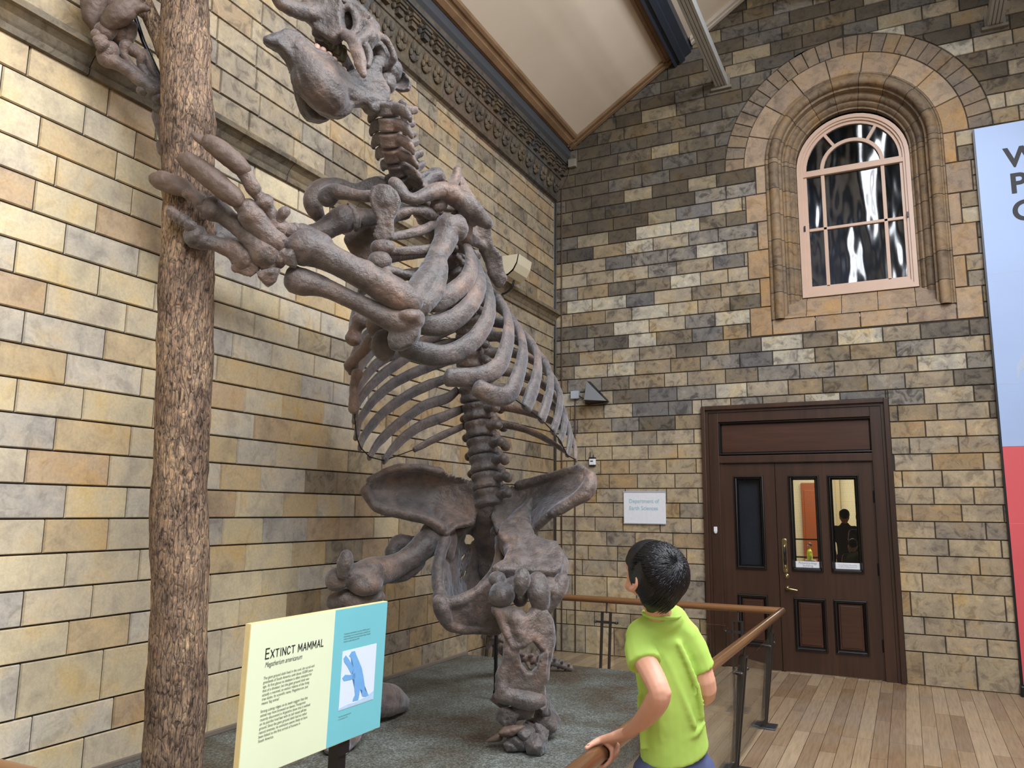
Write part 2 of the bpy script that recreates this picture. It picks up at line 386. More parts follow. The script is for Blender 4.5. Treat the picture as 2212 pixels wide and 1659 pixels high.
BJ = {0: [0.06, 0.52], 1: [0.27, 0.63], 2: [0.09, 0.45], 3: [-0.02, 0.36, 0.81], 4: [-3.62, -3.17, 0.1, 0.54], 5: [-3.54, 0.25, 0.62], 6: [-3.74, -3.3, -2.94, -2.48, -0.02, 0.36, 0.82], 7: [-3.45, -3.09, -2.63, -2.26, 0.25, 0.7], 8: [-3.59, -3.21, -2.39, 0.05, 0.5], 9: [-3.43, -2.17, 0.26, 0.62], 10: [-3.26, -2.9, -2.44, -0.02, 0.35, 0.81], 11: [-3.37, -3.0, -2.54, 0.27, 0.73], 12: [-3.57, -3.22, -2.76, -2.4, 0.07, 0.52], 13: [-3.41, -2.96, -2.65, -2.2, 0.23, 0.6], 14: [-3.22, -2.87, -2.42, -0.02, 0.35, 0.82], 15: [-3.32, -2.95, -2.5, -2.21, -1.76, -1.4], 16: [-3.56, -3.2, -2.74, -2.39, -1.93, -1.57], 17: [-3.81, -3.35, -2.99, -2.54, -2.26, -1.81, -1.44], 18: [-3.72, -3.27, -2.91, -2.46, -2.1, -1.64, -1.27], 19: [-3.65, -3.2, -2.85, -2.39, -2.02, -1.75, -1.39], 20: [-3.79, -3.44, -2.99, -2.63, -2.19, -1.82, -1.54], 21: [-3.54, -3.18, -2.72, -2.27, -1.91], 22: [-3.74, -3.29, -2.94, -2.47, -2.11, -1.73], 23: [-3.82, -3.47, -3.01, -2.65, -2.18, -1.83], 24: [-3.67, -3.25, -2.89, -2.44, -2.07, -1.74], 25: [-3.54, -3.18, -2.72, -2.36, -1.91], 26: [-3.28, -2.93, -2.47, -2.11, -1.74], 27: [-3.45, -3.01, -2.65, -2.2, -1.84], 28: [-3.67, -3.24, -2.87, -2.42, -2.06, -1.74], 29: [-3.53, -3.17, -2.71, -2.35, -1.91], 30: [-3.74, -3.28, -2.93, -2.47, -2.11, -1.73], 31: [-3.47, -3.02, -2.65, -2.19, -1.84], 32: [-3.6, -3.23, -2.78, -2.42, -1.96], 33: [-3.7, -3.33, -2.88, -2.51, -2.07], 34: [-3.47, -3.1, -2.65, -2.29, -1.84], 35: [-3.66, -3.2, -2.84, -2.38, -2.02], 36: [-3.38, -3.01, -2.56, -2.2], 37: [-3.12, -2.77]}
LJ = {0: [2.97, 3.35, 3.81], 1: [2.67, 3.13, 3.96], 2: [2.58, 3.04, 3.88], 3: [2.82, 3.19, 4.02], 4: [2.56, 2.94], 5: [2.77, 3.22, 4.05], 6: [2.63, 3.0, 3.83], 7: [2.73, 3.1, 3.93], 8: [2.5, 2.97, 3.78], 11: [2.66, 3.13], 12: [2.41, 2.87, 3.23], 13: [2.51, 2.99], 14: [2.33, 2.8, 3.17], 15: [2.58, 3.04], 16: [2.39, 2.75], 17: [2.49, 2.96], 18: [2.38, 2.84], 19: [2.16, 2.62, 2.95], 20: [2.28, 2.75, 3.08]}
DY = 9.256; LX = -4.0; RXW = 3.36
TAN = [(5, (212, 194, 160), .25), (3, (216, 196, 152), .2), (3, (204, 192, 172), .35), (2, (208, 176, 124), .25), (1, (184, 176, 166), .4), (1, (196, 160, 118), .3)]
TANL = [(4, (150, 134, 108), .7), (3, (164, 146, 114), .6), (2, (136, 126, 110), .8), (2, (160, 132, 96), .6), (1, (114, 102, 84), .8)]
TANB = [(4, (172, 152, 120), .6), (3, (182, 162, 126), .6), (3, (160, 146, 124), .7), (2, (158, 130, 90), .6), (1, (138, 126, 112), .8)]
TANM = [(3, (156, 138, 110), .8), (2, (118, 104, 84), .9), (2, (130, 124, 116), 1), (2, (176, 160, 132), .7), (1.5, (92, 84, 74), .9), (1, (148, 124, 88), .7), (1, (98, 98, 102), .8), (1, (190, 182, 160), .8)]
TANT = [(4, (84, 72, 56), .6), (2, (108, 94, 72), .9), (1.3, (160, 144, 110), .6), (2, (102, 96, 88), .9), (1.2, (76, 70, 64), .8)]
ORG = [(4, (164, 136, 106), .4), (3, (172, 146, 116), .4), (2, (152, 128, 106), .5), (1, (168, 132, 88), .4)]
VOU = [(3, (138, 116, 92), .6), (2, (126, 111, 95), .7), (1, (148, 122, 88), .5)]
# left wall
wl = Wall(lambda u, v, d: Vector((LX + d, u, v)))
Zl = [-.02, .30, .48, .653, .921, 1.097, 1.274, 1.453, 1.631] + [1.631+.1766*k for k in range(1, 15)]
Zu = [4.30 + .1766*k for k in range(0, 13)]
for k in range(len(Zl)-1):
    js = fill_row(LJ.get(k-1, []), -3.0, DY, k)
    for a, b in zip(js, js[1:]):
        wl.block([(a, Zl[k]), (b, Zl[k]), (b, Zl[k+1]), (a, Zl[k+1])], pick(TAN if (a+b)/2 < 5.2 + random.uniform(-.8, .8) else (TANB if (a+b)/2 < 7.4 else TANL)))  # darker tables towards the far end: corner shade put into block colour
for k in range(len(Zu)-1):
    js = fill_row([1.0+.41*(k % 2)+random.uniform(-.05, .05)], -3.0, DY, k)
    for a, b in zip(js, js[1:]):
        wl.block([(a, Zu[k]), (b, Zu[k]), (b, Zu[k+1]), (a, Zu[k+1])], pick(TANB if (a+b)/2 < 3.6 else TANL))  # upper courses darker too, shade below the cornice put into the tints
wl.quad([(-3, -.02, -.013), (DY, -.02, -.013), (DY, 8.8, -.013), (-3, 8.8, -.013)])
struct(obj('wall_left', wl.bm, [M_STONE, M_MORTAR], recalc=False))
# back wall
wb = Wall(lambda u, v, d: Vector((u, DY - d, v)))
Zb = [0, .324, .494, .667, .913, 1.104] + [1.104+.1738*k for k in range(1, 47)]
WCX, WSZ, R2, R1, R0 = -.327, 5.80, 1.405, 1.18, .93
DX0, DX1, DTOP = -2.10, -.105, 2.925
def rect(a, b, z0, z1, col): wb.block([(a, z0), (b, z0), (b, z1), (a, z1)], col)
def quoin_edge(z, side):
    k = int((WSZ - z) / .347); wide = (k % 2 == 1)
    return WCX + side*(1.176 if wide else 1.05)
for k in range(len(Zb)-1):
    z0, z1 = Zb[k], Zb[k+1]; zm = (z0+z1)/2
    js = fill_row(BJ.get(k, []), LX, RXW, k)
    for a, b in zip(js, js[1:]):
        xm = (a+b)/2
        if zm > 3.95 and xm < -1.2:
            tb = TANT if (zm > 4.7 + (xm+4)*.42) else TANM  # dark upper-left tints: soot, plus corner shade put into block colour
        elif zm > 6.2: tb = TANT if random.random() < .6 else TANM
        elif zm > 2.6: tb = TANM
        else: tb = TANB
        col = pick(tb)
        segs = [(a, b)]
        def cut(segs, x0, x1):
            o = []
            for p, q in segs:
                if q <= x0 or p >= x1: o.append((p, q)); continue
                if p < x0: o.append((p, x0))
                if q > x1: o.append((x1, q))
            return o
        if z0 < DTOP-.06: segs = cut(segs, DX0, DX1)
        if 3.70 < zm < WSZ: 
            if zm < 4.05: segs = cut(segs, -1.503, .849)
            else: segs = cut(segs, quoin_edge(zm, -1), quoin_edge(zm, 1))
        if z0 < DTOP-.06 and z1 > DTOP+.02 and b > DX0 and a < DX1: rect(max(a, DX0), min(b, DX1), DTOP, z1, col)
        for p, q in segs:
            if q-p < .02: continue
            if z1 > WSZ+.02 and z0 < WSZ+R2:
                zz = [max(z0, WSZ) + (z1-max(z0, WSZ))*i/4 for i in range(5)]
                hw = [math.sqrt(max(0, R2*R2-(z-WSZ)**2)) for z in zz]
                if z0 < WSZ: zz = [z0]+zz; hw = [hw[0]]+hw
                for side in (-1, 1):
                    if side < 0:
                        P0, P1 = p, min(q, WCX)
                        if P1 <= P0: continue
                        edge = [(min(P1, WCX-h), z) for h, z in zip(hw, zz)]
                        if max(e[0] for e in edge) <= P0+.01: continue
                        edge = [(max(P0, e[0]), e[1]) for e in edge]
                        poly = [(P0, zz[0])]+edge+[(P0, zz[-1])]
                    else:
                        P0, P1 = max(p, WCX), q
                        if P1 <= P0: continue
                        edge = [(max(P0, WCX+h), z) for h, z in zip(hw, zz)]
                        if min(e[0] for e in edge) >= P1-.01: continue
                        edge = [(min(P1, e[0]), e[1]) for e in edge]
                        poly = [(P1, zz[-1])]+edge[::-1]+[(P1, zz[0])]
                    cl = []
                    for pt in poly:
                        if not cl or (abs(pt[0]-cl[-1][0])+abs(pt[1]-cl[-1][1])) > .004: cl.append(pt)
                    if len(cl) > 2 and (abs(cl[0][0]-cl[-1][0])+abs(cl[0][1]-cl[-1][1])) < .004: cl.pop()
                    # drop straight-line points
                    c2 = []
                    for i in range(len(cl)):
                        a0, a1, a2 = cl[i-1], cl[i], cl[(i+1) % len(cl)]
                        if abs((a1[0]-a0[0])*(a2[1]-a1[1])-(a1[1]-a0[1])*(a2[0]-a1[0])) > 1e-6: c2.append(a1)
                    if len(c2) >= 3: wb.block(c2, col)
            else: rect(p, q, z0, z1 if z0 >= DTOP-.06 or (q > DX0 and p < DX1) or True else z1, col)
# quoins, sill course, voussoirs round the window
for i in range(5):
    z1 = WSZ-.347*i; z0 = z1-.347
    for s_ in (-1, 1):
        a = quoin_edge((z0+z1)/2, s_); b = WCX+s_*R0
        rect(min(a, b), max(a, b), z0, z1, pick(ORG))
for s_ in (-1, 1): rect(min(WCX+s_*1.176, WCX+s_*R0), max(WCX+s_*1.176, WCX+s_*R0), 3.722, 4.065, pick(ORG))
for i in range(4):
    a = WCX-R0+(2*R0)*i/4; rect(a, a+2*R0/4, 3.722, 3.905, pick(ORG))
for (ra, rb, n, tb) in ((R1, R2, 28, VOU), (R0, R1, 9, ORG)):
    for i in range(n):
        a0 = math.pi*i/n; a1 = math.pi*(i+1)/n; m = 2 if n > 20 else 6
        o_ = [(WCX+rb*math.cos(a0+(a1-a0)*j/m), WSZ+rb*math.sin(a0+(a1-a0)*j/m)) for j in range(m+1)]
        i_ = [(WCX+ra*math.cos(a1-(a1-a0)*j/m), WSZ+ra*math.sin(a1-(a1-a0)*j/m)) for j in range(m+1)]
        wb.block(o_+i_, pick(tb), gap=.003)
# mortar bed with door and window openings
q = lambda x0, x1, z0, z1: wb.quad([(x0, z0, -.013), (x1, z0, -.013), (x1, z1, -.013), (x0, z1, -.013)])
q(LX, DX0+.04, 0, 9.2); q(DX1-.04, RXW, 0, 3.75); q(DX0+.04, DX1-.04, DTOP-.04, 3.75)
X0, X1, ZT = -1.6, .95, 7.0
hole = [(WCX-R0, 3.85)] + [(WCX+R0*math.cos(math.pi-math.pi*i/24), WSZ+R0*math.sin(math.pi*i/24)) for i in range(25)] + [(WCX+R0, 3.85)]
outr = []
for x, z in hole:
    if z <= WSZ+1e-6: outr.append((X0 if x < WCX else X1, z)); continue
    dx, dz = x-WCX, z-WSZ; t = min(((X1-WCX) if dx > 0 else (WCX-X0))/max(abs(dx), 1e-6), (ZT-WSZ)/dz); outr.append((WCX+dx*t, WSZ+dz*t))
for i in range(len(hole)-1):
    wb.quad([(*hole[i], -.013), (*hole[i+1], -.013), (*outr[i+1], -.013), (*outr[i], -.013)])
q(DX0+.04, X0, 3.75, 9.2); q(X1, RXW, 3.75, 9.2); q(X0, X1, ZT, 9.2); q(X0, X1, 3.75, 3.85)
for cxx, czz in ((X0, ZT), (X1, ZT)):
    wb.quad([(cxx, czz, -.0135), (WCX+(cxx-WCX)*.5, czz, -.0135), (WCX+(cxx-WCX)*.8, WSZ+.9, -.0135), (cxx, WSZ+.7, -.0135)])
struct(obj('wall_back', wb.bm, [M_STONE, M_MORTAR], recalc=False))
# moulded window surround, swept round the opening
def tint_obj(name, bm, col, parent=None, smooth=False, alpha=.5, mats=None):
    cl = bm.loops.layers.float_color.get('tint') or bm.loops.layers.float_color.new('tint')
    for f in bm.faces:
        for l in f.loops:
            if l[cl][3] == 0 or tuple(l[cl]) == (1, 1, 1, 1) or sum(l[cl][:3]) == 0: l[cl] = (*col[:3], alpha)
    return obj(name, bm, mats or M_STONE, parent, smooth)
def sweep(bm, path, prof, col_fn=None, joint=None, closed=False):
    """path: list of (origin Vector, out Vector, depth Vector); prof: (r, depth)"""
    cl = bm.loops.layers.float_color.get('tint') or bm.loops.layers.float_color.new('tint')
    R = [[bm.verts.new(o+u*r+d*dd) for r, dd in prof] for o, u, d in path]
    for i in range(len(R)-1):
        c = col_fn(i) if col_fn else (.3, .3, .3, .5)
        for j in range(len(prof)-1):
            f = bm.faces.new((R[i][j], R[i+1][j], R[i+1][j+1], R[i][j+1]))
            for l in f.loops: l[cl] = c
WPATH = []; _cols = []
_blk = []
zz = [3.90 + (WSZ-3.90)*i/30 for i in range(31)]
for i, z in enumerate(zz): WPATH.append((Vector((WCX, DY, z)), Vector((-1, 0, 0)), Vector((0, 1, 0)))); _blk.append(i//5)
for i in range(1, 46):
    a = math.pi-math.pi*i/45; WPATH.append((Vector((WCX, DY, WSZ)), Vector((math.cos(a), 0, math.sin(a))), Vector((0, 1, 0)))); _blk.append(10+i//5)
for i, z in enumerate(zz[::-1][1:]): WPATH.append((Vector((WCX, DY, z)), Vector((1, 0, 0)), Vector((0, 1, 0)))); _blk.append(30+i//5)
_bc = {}
def bcol(i):
    k = _blk[i]
    if k not in _bc: _bc[k] = pick([(3, (138, 112, 82), .6), (2, (122, 102, 80), .7), (1, (152, 124, 92), .5)])
    if i+1 < len(_blk) and _blk[i+1] != k: 
        c = _bc[k]; return (c[0]*.45, c[1]*.45, c[2]*.45, c[3])
    return _bc[k]
# thin joint rings: subdivide the path so each joint is narrow
P2, B2 = [], []
for i in range(len(WPATH)):
    P2.append(WPATH[i]); B2.append(_blk[i])
    if i+1 < len(WPATH) and _blk[i+1] != _blk[i]:
        o0, u0, d0 = WPATH[i]; o1, u1, d1 = WPATH[i+1]; t = .88
        P2.append((o0.lerp(o1, t), (u0.lerp(u1, t)).normalized(), d0)); B2.append(_blk[i])
_blk = B2
def bcol2(i):
    k = _blk[i]; bcolk = _bc.setdefault(k, pick([(3, (138, 112, 82), .6), (2, (122, 102, 80), .7), (1, (152, 124, 92), .5)]))
    return (.02, .016, .012, .3) if (i+1 < len(_blk) and _blk[i+1] != k) else bcolk
bm = bmesh.new()
prof = [(.935, .012), (.93, -.012), (.915, -.018), (.905, -.008), (.895, -.008), (.885, -.03)]
prof += [(.835+.05*math.cos(t), -.005-.05*math.sin(t)) for t in [math.pi*.25+math.pi*.75*i/6 for i in range(7)]]
prof += [(.785, .03), (.76, .035), (.755, .12), (.745, .125), (.72, .115), (.70, .125), (.685, .15), (.68, .18), (.66, .18), (.64, .20), (.63, .235), (.61, .235), (.605, .30)]
sweep(bm, P2, prof, bcol2)
sur = struct(obj('trim_1', bm, M_STONE, None, False)); 
for p in sur.data.polygons: p.use_smooth = True
sur.modifiers.new('edges', 'EDGE_SPLIT').split_angle = math.radians(40)
sur.name = 'trim_1'
# sloping sill
bm = bmesh.new(); cl = bm.loops.layers.float_color.new('tint')
sp = [(DY-.012, 3.90), (DY+.02, 3.93), (DY+.11, 4.0), (DY+.115, 4.09), (DY+.27, 4.19)]
xs = [WCX-.93+1.86*i/5 for i in range(6)]
for a, b in zip(xs, xs[1:]):
    c = pick(ORG)
    for (y0, z0), (y1, z1) in zip(sp, sp[1:]):
        f = bm.faces.new([bm.verts.new(v) for v in ((a+.003, y0, z0), (b-.003, y0, z0), (b-.003, y1, z1), (a+.003, y1, z1))])
        for l in f.loops: l[cl] = c
box(bm, (xs[0], DY+.02, 3.7), (xs[-1], DY+.25, 3.89))
for f in bm.faces:
    for l in f.loops:
        if l[cl][3] == 0: l[cl] = (.05, .04, .03, .3)
struct(obj('trim_2', bm, M_STONE)).name = 'trim_2'
# ---------------------------------------------------------------- window
win = thing('window_1', None, None, (WCX, DY+.25, 4.2)); struct(win)
def arcpts(r, n=24, a0=0, a1=math.pi, cz=5.74): return [(WCX+r*math.cos(a0+(a1-a0)*i/n), cz+r*math.sin(a0+(a1-a0)*i/n)) for i in range(n+1)]
def strip(bm, outer, inner, y0, y1):   # solid band between two open point lists
    n = len(outer)
    V = [[bm.verts.new((p[0], y, p[1])) for p in L] for y in (y0, y1) for L in (outer, inner)]
    for i in range(n-1):
        bm.faces.new((V[0][i], V[0][i+1], V[1][i+1], V[1][i])); bm.faces.new((V[2][i], V[3][i], V[3][i+1], V[2][i+1]))
        bm.faces.new((V[0][i], V[2][i], V[2][i+1], V[0][i+1])); bm.faces.new((V[1][i], V[1][i+1], V[3][i+1], V[3][i]))
    for i in (0, n-1): bm.faces.new((V[0][i], V[1][i], V[3][i], V[2][i]))
WY = DY+.25
bm = bmesh.new()
for ro, ri, y0, y1, zb_ in ((.605, .56, WY-.03, WY+.06, 4.2351), (.56, .535, WY-.012, WY+.06, 4.2701), (.535, .50, WY+.012, WY+.06, 4.3151)):
    strip(bm, [(WCX+ro, zb_)]+arcpts(ro)+[(WCX-ro, zb_)], [(WCX+ri, zb_)]+arcpts(ri)+[(WCX-ri, zb_)], y0, y1)
box(bm, (WCX-.605, WY-.03, 4.18), (WCX+.605, WY+.06, 4.235)); box(bm, (WCX-.56, WY-.012, 4.2351), (WCX+.56, WY+.06, 4.27)); box(bm, (WCX-.535, WY+.012, 4.2701), (WCX+.535, WY+.06, 4.315))
obj('window_frame', bm, M_WINF, win)
bm = bmesh.new()
box(bm, (WCX-.56, WY-.008, 5.66), (WCX+.56, WY+.05, 5.715), .005); box(bm, (WCX-.50, WY+.008, 5.715), (WCX+.50, WY+.05, 5.74), .004)
box(bm, (WCX-.50, WY+.012, 4.985), (WCX+.50, WY+.05, 5.02), .005)
for xx in (-.322, .322): box(bm, (WCX+xx-.020, WY+.012, 4.30), (WCX+xx+.020, WY+.05, 5.67), .005)
strip(bm, arcpts(.345, cz=5.72), arcpts(.305, cz=5.72), WY+.010, WY+.05)
for a in (58, 122):
    a = math.radians(a); u = Vector((math.cos(a), 0, math.sin(a))); v = Vector((-math.sin(a), 0, math.cos(a)))
    obox(bm, Vector((WCX, WY+.03, 5.72))+u*.42, u, v, Vector((0, 1, 0)), .20, .034, .036)
obj('glazing_bars', bm, M_WINF, win)
bm = bmesh.new(); bm.faces.new([bm.verts.new((x, WY+.035, z)) for x, z in [(WCX+.51, 4.29)]+arcpts(.51)+[(WCX-.51, 4.29)]])
obj('glass', bm, M_WGLASS, win)
bm = bmesh.new()
for x, z in ((WCX-.545, 5.02), (WCX+.545, 5.02)): box(bm, (x-.008, WY-.035, z-.03), (x+.008, WY-.008, z+.03))
obj('sash_catch', bm, M_BLACK, win)
bm = bmesh.new(); box(bm, (WCX-.9, WY+.07, 4.0), (WCX+.9, WY+1.6, 6.6))
bmesh.ops.delete(bm, geom=[f for f in bm.faces if abs(f.calc_center_median().y-(WY+.07)) < .01], context='FACES')
struct(obj('wall_window_recess', bm, plain('dark_room_paint', lin(92, 96, 106), .8)))
# ---------------------------------------------------------------- floor, plinth, ceiling
bm = bmesh.new(); box(bm, (-9, -4, -.1), (9, 26, 0)); struct(obj('floor', bm, M_FLOOR))
bm = bmesh.new(); box(bm, (LX+.004, 1.75, .0), (-1.72, 7.08, .285), .012)
props(obj('display_plinth', bm, M_PLINTH), 'low grey-green gritty plinth under the sloth skeleton beside the left wall', 'plinth')
bm = bmesh.new(); box(bm, (LX-.01, -3, 0), (LX+.02, DY, .0)) if False else None
box(bm, (LX, 1.75, .285), (LX+.022, 7.08, .315), .004); struct(obj('baseboard_left', bm, plain('wall_foot_render', lin(120, 108, 96), .8)))
# roof slope: starts at x=-3.743 z=6.52
SL = .646
def roofz(x): return 6.53 + (x+3.743)*SL
nv = Vector((-SL, 0, 1)).normalized(); ru = Vector((1, 0, SL)).normalized()
def roof_box(bm, x0, x1, y0, y1, drop, thick):   # slab parallel to the slope, its lower face 'drop' below the slope line
    pts = []
    for x in (x0, x1):
        for e in (0, thick): pts.append((x, roofz(x)-drop+e))
    A, B, C_, D_ = pts
    v = [bm.verts.new((p[0], y, p[1])) for y in (y0, y1) for p in (A, C_, D_, B)]
    for f in ((0, 1, 2, 3), (7, 6, 5, 4), (0, 4, 5, 1), (1, 5, 6, 2), (2, 6, 7, 3), (3, 7, 4, 0)): bm.faces.new([v[i] for i in f])
bm = bmesh.new(); roof_box(bm, -3.80, -2.2, -3, DY+.02, 0, .1); roof_box(bm, -2.2, -1.08, -3, DY+.02, -.02, .1)
struct(obj('ceiling', bm, M_PLASTER))
bm = bmesh.new()   # mirrored far slope of the roof
for x0, x1 in ((2.75, RXW),):
    zz0 = roofz(-.3-(x0+.3)); zz1 = roofz(-.3-(x1+.3))
    v = [bm.verts.new(p) for p in ((x0, -3, zz0), (x1, -3, zz1), (x1, DY, zz1), (x0, DY, zz0), (x0, -3, zz0+.1), (x1, -3, zz1+.1), (x1, DY, zz1+.1), (x0, DY, zz0+.1))]
    for f in ((0, 1, 2, 3), (7, 6, 5, 4), (0, 4, 5, 1), (1, 5, 6, 2), (2, 6, 7, 3), (3, 7, 4, 0)): bm.faces.new([v[i] for i in f])
struct(obj('ceiling_far_slope', bm, M_PLASTER))
bm = bmesh.new(); box(bm, (-1.08, -3, 7.95), (.45, DY, 8.05)); box(bm, (-.42, -3, 7.7), (-.18, DY, 8.0)); struct(obj('ceiling_ridge', bm, M_BEAMD))
def mould(bm, x0, x1, y0, y1, steps):
    for (a, b, dr) in steps: roof_box(bm, x0+(x1-x0)*a, x0+(x1-x0)*b, y0, y1, dr, .04)
bm = bmesh.new(); mould(bm, -3.76, -3.60, -3, DY-.002, ((0, .3, .02), (.25, .55, .05), (.55, .85, .03), (.82, 1, .045)))
def mould_y(bm, x0, x1, yw, steps):
    for (a, b, dr) in steps: roof_box(bm, x0, x1, yw-.16*b, yw-.16*a, dr, .04)
mould_y(bm, -3.74, -2.30, DY, ((0, .3, .025), (.25, .55, .055), (.55, .85, .035), (.82, 1, .05)))
mould(bm, -2.42, -2.30, -3, DY-.01, ((0, .3, .05), (.3, 1, .035)))
struct(obj('trim_3', bm, M_MOULD))
bm = bmesh.new(); roof_box(bm, -2.31, -2.10, -3, DY, .10, .14); roof_box(bm, -2.24, -2.18, -3, DY, .14, .06); roof_box(bm, -2.31, -2.285, -3, DY, .13, .06)
props(obj('roof_rafter', bm, M_BEAMD), 'dark slate-blue roof rafter between the two cream ceiling panels', 'beam')
bm = bmesh.new()
for (a, b, dr) in ((0, .3, .02), (.3, .6, .05), (.6, .9, .03)): roof_box(bm, -2.08, -1.1, DY-.16*b, DY-.16*a, dr, .05)
struct(obj('trim_4', bm, M_PALEM))
# wall plate between cornice and ceiling
bm = bmesh.new()
for (x0, z0, x1, z1) in ((-3.80, 6.345, -3.80, 6.37), (-3.80, 6.37, -3.765, 6.40), (-3.765, 6.40, -3.755, 6.53)):
    f = [bm.verts.new(p) for p in ((x0, -3, z0), (x0, DY, z0), (x1, DY, z1), (x1, -3, z1))]; bm.faces.new(f)
box(bm, (LX, -3, 6.3), (-3.80, DY, 6.36))
struct(obj('trim_5', bm, M_BEAM))
# fluted ties
def fluted(x, z, label):
    t = thing('roof_tie_bar', label, 'beam', (x, DY, z), 'fluted tie bars running out from the back wall')
    bm = bmesh.new(); n = 4; wdt = .15; y0 = -2.5
    pr = []
    for i in range(n):
        a = x-wdt/2+wdt*i/n; s = wdt/n
        pr += [(a, z+.012), (a+s*.12, z-.006), (a+s*.88, z-.006), (a+s, z+.012)]
    pr += [(x+wdt/2, z+.10), (x-wdt/2, z+.10)]
    A = [bm.verts.new((p[0], y0, p[1])) for p in pr]; B = [bm.verts.new((p[0], DY, p[1])) for p in pr]
    for i in range(len(pr)): bm.faces.new((A[i], A[(i+1) % len(pr)], B[(i+1) % len(pr)], B[i]))
    bm.faces.new(A)
    obj('fluted_bar', bm, M_FLUTE, t)
    bm = bmesh.new(); box(bm, (x-.13, DY-.05, z-.045), (x+.12, DY-.002, z-.012), .004); box(bm, (x-.10, DY-.03, z-.012), (x+.10, DY-.002, z+.13), .004)
    obj('wall_bracket', bm, plain('tie_bracket', lin(120, 112, 100), .6), t)
fluted(-1.73, 6.92, 'pale fluted bar meeting the back wall at the upper left of the arched window')
fluted(1.18, 6.92, 'pale fluted bar meeting the back wall at the far upper right above the banner')
# unseen roof arches added behind the viewer to streak the window reflection
for i, y in enumerate((-4.5, -7.5, -10.5)):
    bm = bmesh.new()
    for k in range(24):
        a0, a1 = math.pi*k/24, math.pi*(k+1)/24
        p0 = Vector((-.3+3.5*math.cos(a0), y, 4.6+4.4*math.sin(a0))); p1 = Vector((-.3+3.5*math.cos(a1), y, 4.6+4.4*math.sin(a1)))
        d = (p1-p0); L = d.length; d.normalize(); n_ = Vector((0, 1, 0)).cross(d)
        obox(bm, (p0+p1)/2, d, Vector((0, 1, 0)), n_, L*1.02, .35, .35)
    obj_ = obj('reflected_arch', bm, M_BEAMD); props(obj_, ['nearest', 'middle', 'farthest'][i]+' slate-blue arched rib added behind the viewer for the window reflection', 'arch', 'added ribs for the window reflection')
# ---------------------------------------------------------------- cornice and string course on the left wall
bm = bmesh.new(); cl = bm.loops.layers.float_color.new('tint')
cprof = [(0, 5.78), (.012, 5.80), (.05, 5.815), (.058, 5.85), (.045, 5.865), (.05, 5.90), (.095, 6.095), (.11, 6.10), (.115, 6.125), (.105, 6.135), (.108, 6.24), (.14, 6.25), (.15, 6.275), (.18, 6.285), (.185, 6.31), (.20, 6.32), (.205, 6.355), (.15, 6.36)]
ys = [-3.0]
while ys[-1] < DY: ys.append(min(DY, ys[-1]+.62))
for a, b in zip(ys, ys[1:]):
    c = pick([(2, (92, 80, 62), .8), (2, (82, 73, 61), .8), (1, (98, 78, 60), .7), (1, (74, 74, 74), .8)])
    for (x0, z0), (x1, z1) in zip(cprof, cprof[1:]):
        f = bm.faces.new([bm.verts.new(v) for v in ((LX+x0, a+.002, z0), (LX+x0, b-.002, z0), (LX+x1, b-.002, z1), (LX+x1, a+.002, z1))])
        for l in f.loops: l[cl] = c
def paint(bm, n0, c):
    bm.faces.ensure_lookup_table()
    for f in bm.faces[n0:]:
        for l in f.loops: l[cl] = c
SP = .2135; y = .6
while y < DY-.08:
    c = pick([(2, (96, 80, 60), .8), (2, (82, 72, 60), .8), (1, (70, 68, 65), .8)])
    n0 = len(bm.faces)
    # drooping pair of leaf lobes
    for s_ in (-1, 1):
        ell(bm, (LX+.092, y+s_*.036, 6.02), (.030, .032, .052), None, 8); ell(bm, (LX+.078, y+s_*.052, 5.965), (.020, .024, .040), None, 8)
    ell(bm, (LX+.068, y, 5.945), (.022, .060, .05), None, 8)
    # stepped bracket
    box(bm, (LX+.09, y+.055, 6.15), (LX+.150, y+.135, 6.245)); box(bm, (LX+.12, y+.045, 6.205), (LX+.168, y+.145, 6.245)); box(bm, (LX+.13, y+.032, 6.232), (LX+.182, y+.158, 6.262))
    ell(bm, (LX+.125, y+.01, 6.20), (.026, .022, .030), None, 8)
    paint(bm, n0, c); y += SP
co = struct(obj('trim_6', bm, M_STONE))
bm = bmesh.new(); cl = bm.loops.layers.float_color.new('tint')
sprof = [(0, 4.095), (.022, 4.10), (.028, 4.135), (.02, 4.142), (.03, 4.155), (.05, 4.19), (.078, 4.215), (.10, 4.225), (.10, 4.255), (.088, 4.262), (.082, 4.275), (.0, 4.33)]
ys = [-3.0]
while ys[-1] < DY: ys.append(min(DY, ys[-1]+.80))
for a, b in zip(ys, ys[1:]):
    c = pick([(2, (128, 111, 84), .6), (2, (114, 101, 80), .7)])
    for (x0, z0), (x1, z1) in zip(sprof, sprof[1:]):
        f = bm.faces.new([bm.verts.new(v) for v in ((LX+x0, a+.002, z0), (LX+x0, b-.002, z0), (LX+x1, b-.002, z1), (LX+x1, a+.002, z1))])
        for l in f.loops: l[cl] = c
struct(obj('trim_7', bm, M_STONE))
# right wall (out of frame, closes the room) and corridor behind the door
bm = bmesh.new(); box(bm, (RXW, 3.6, 0), (RXW+.3, DY+.3, 7.0)); struct(obj('wall_right', bm, plain('plain_render', lin(176, 160, 130), .8)))
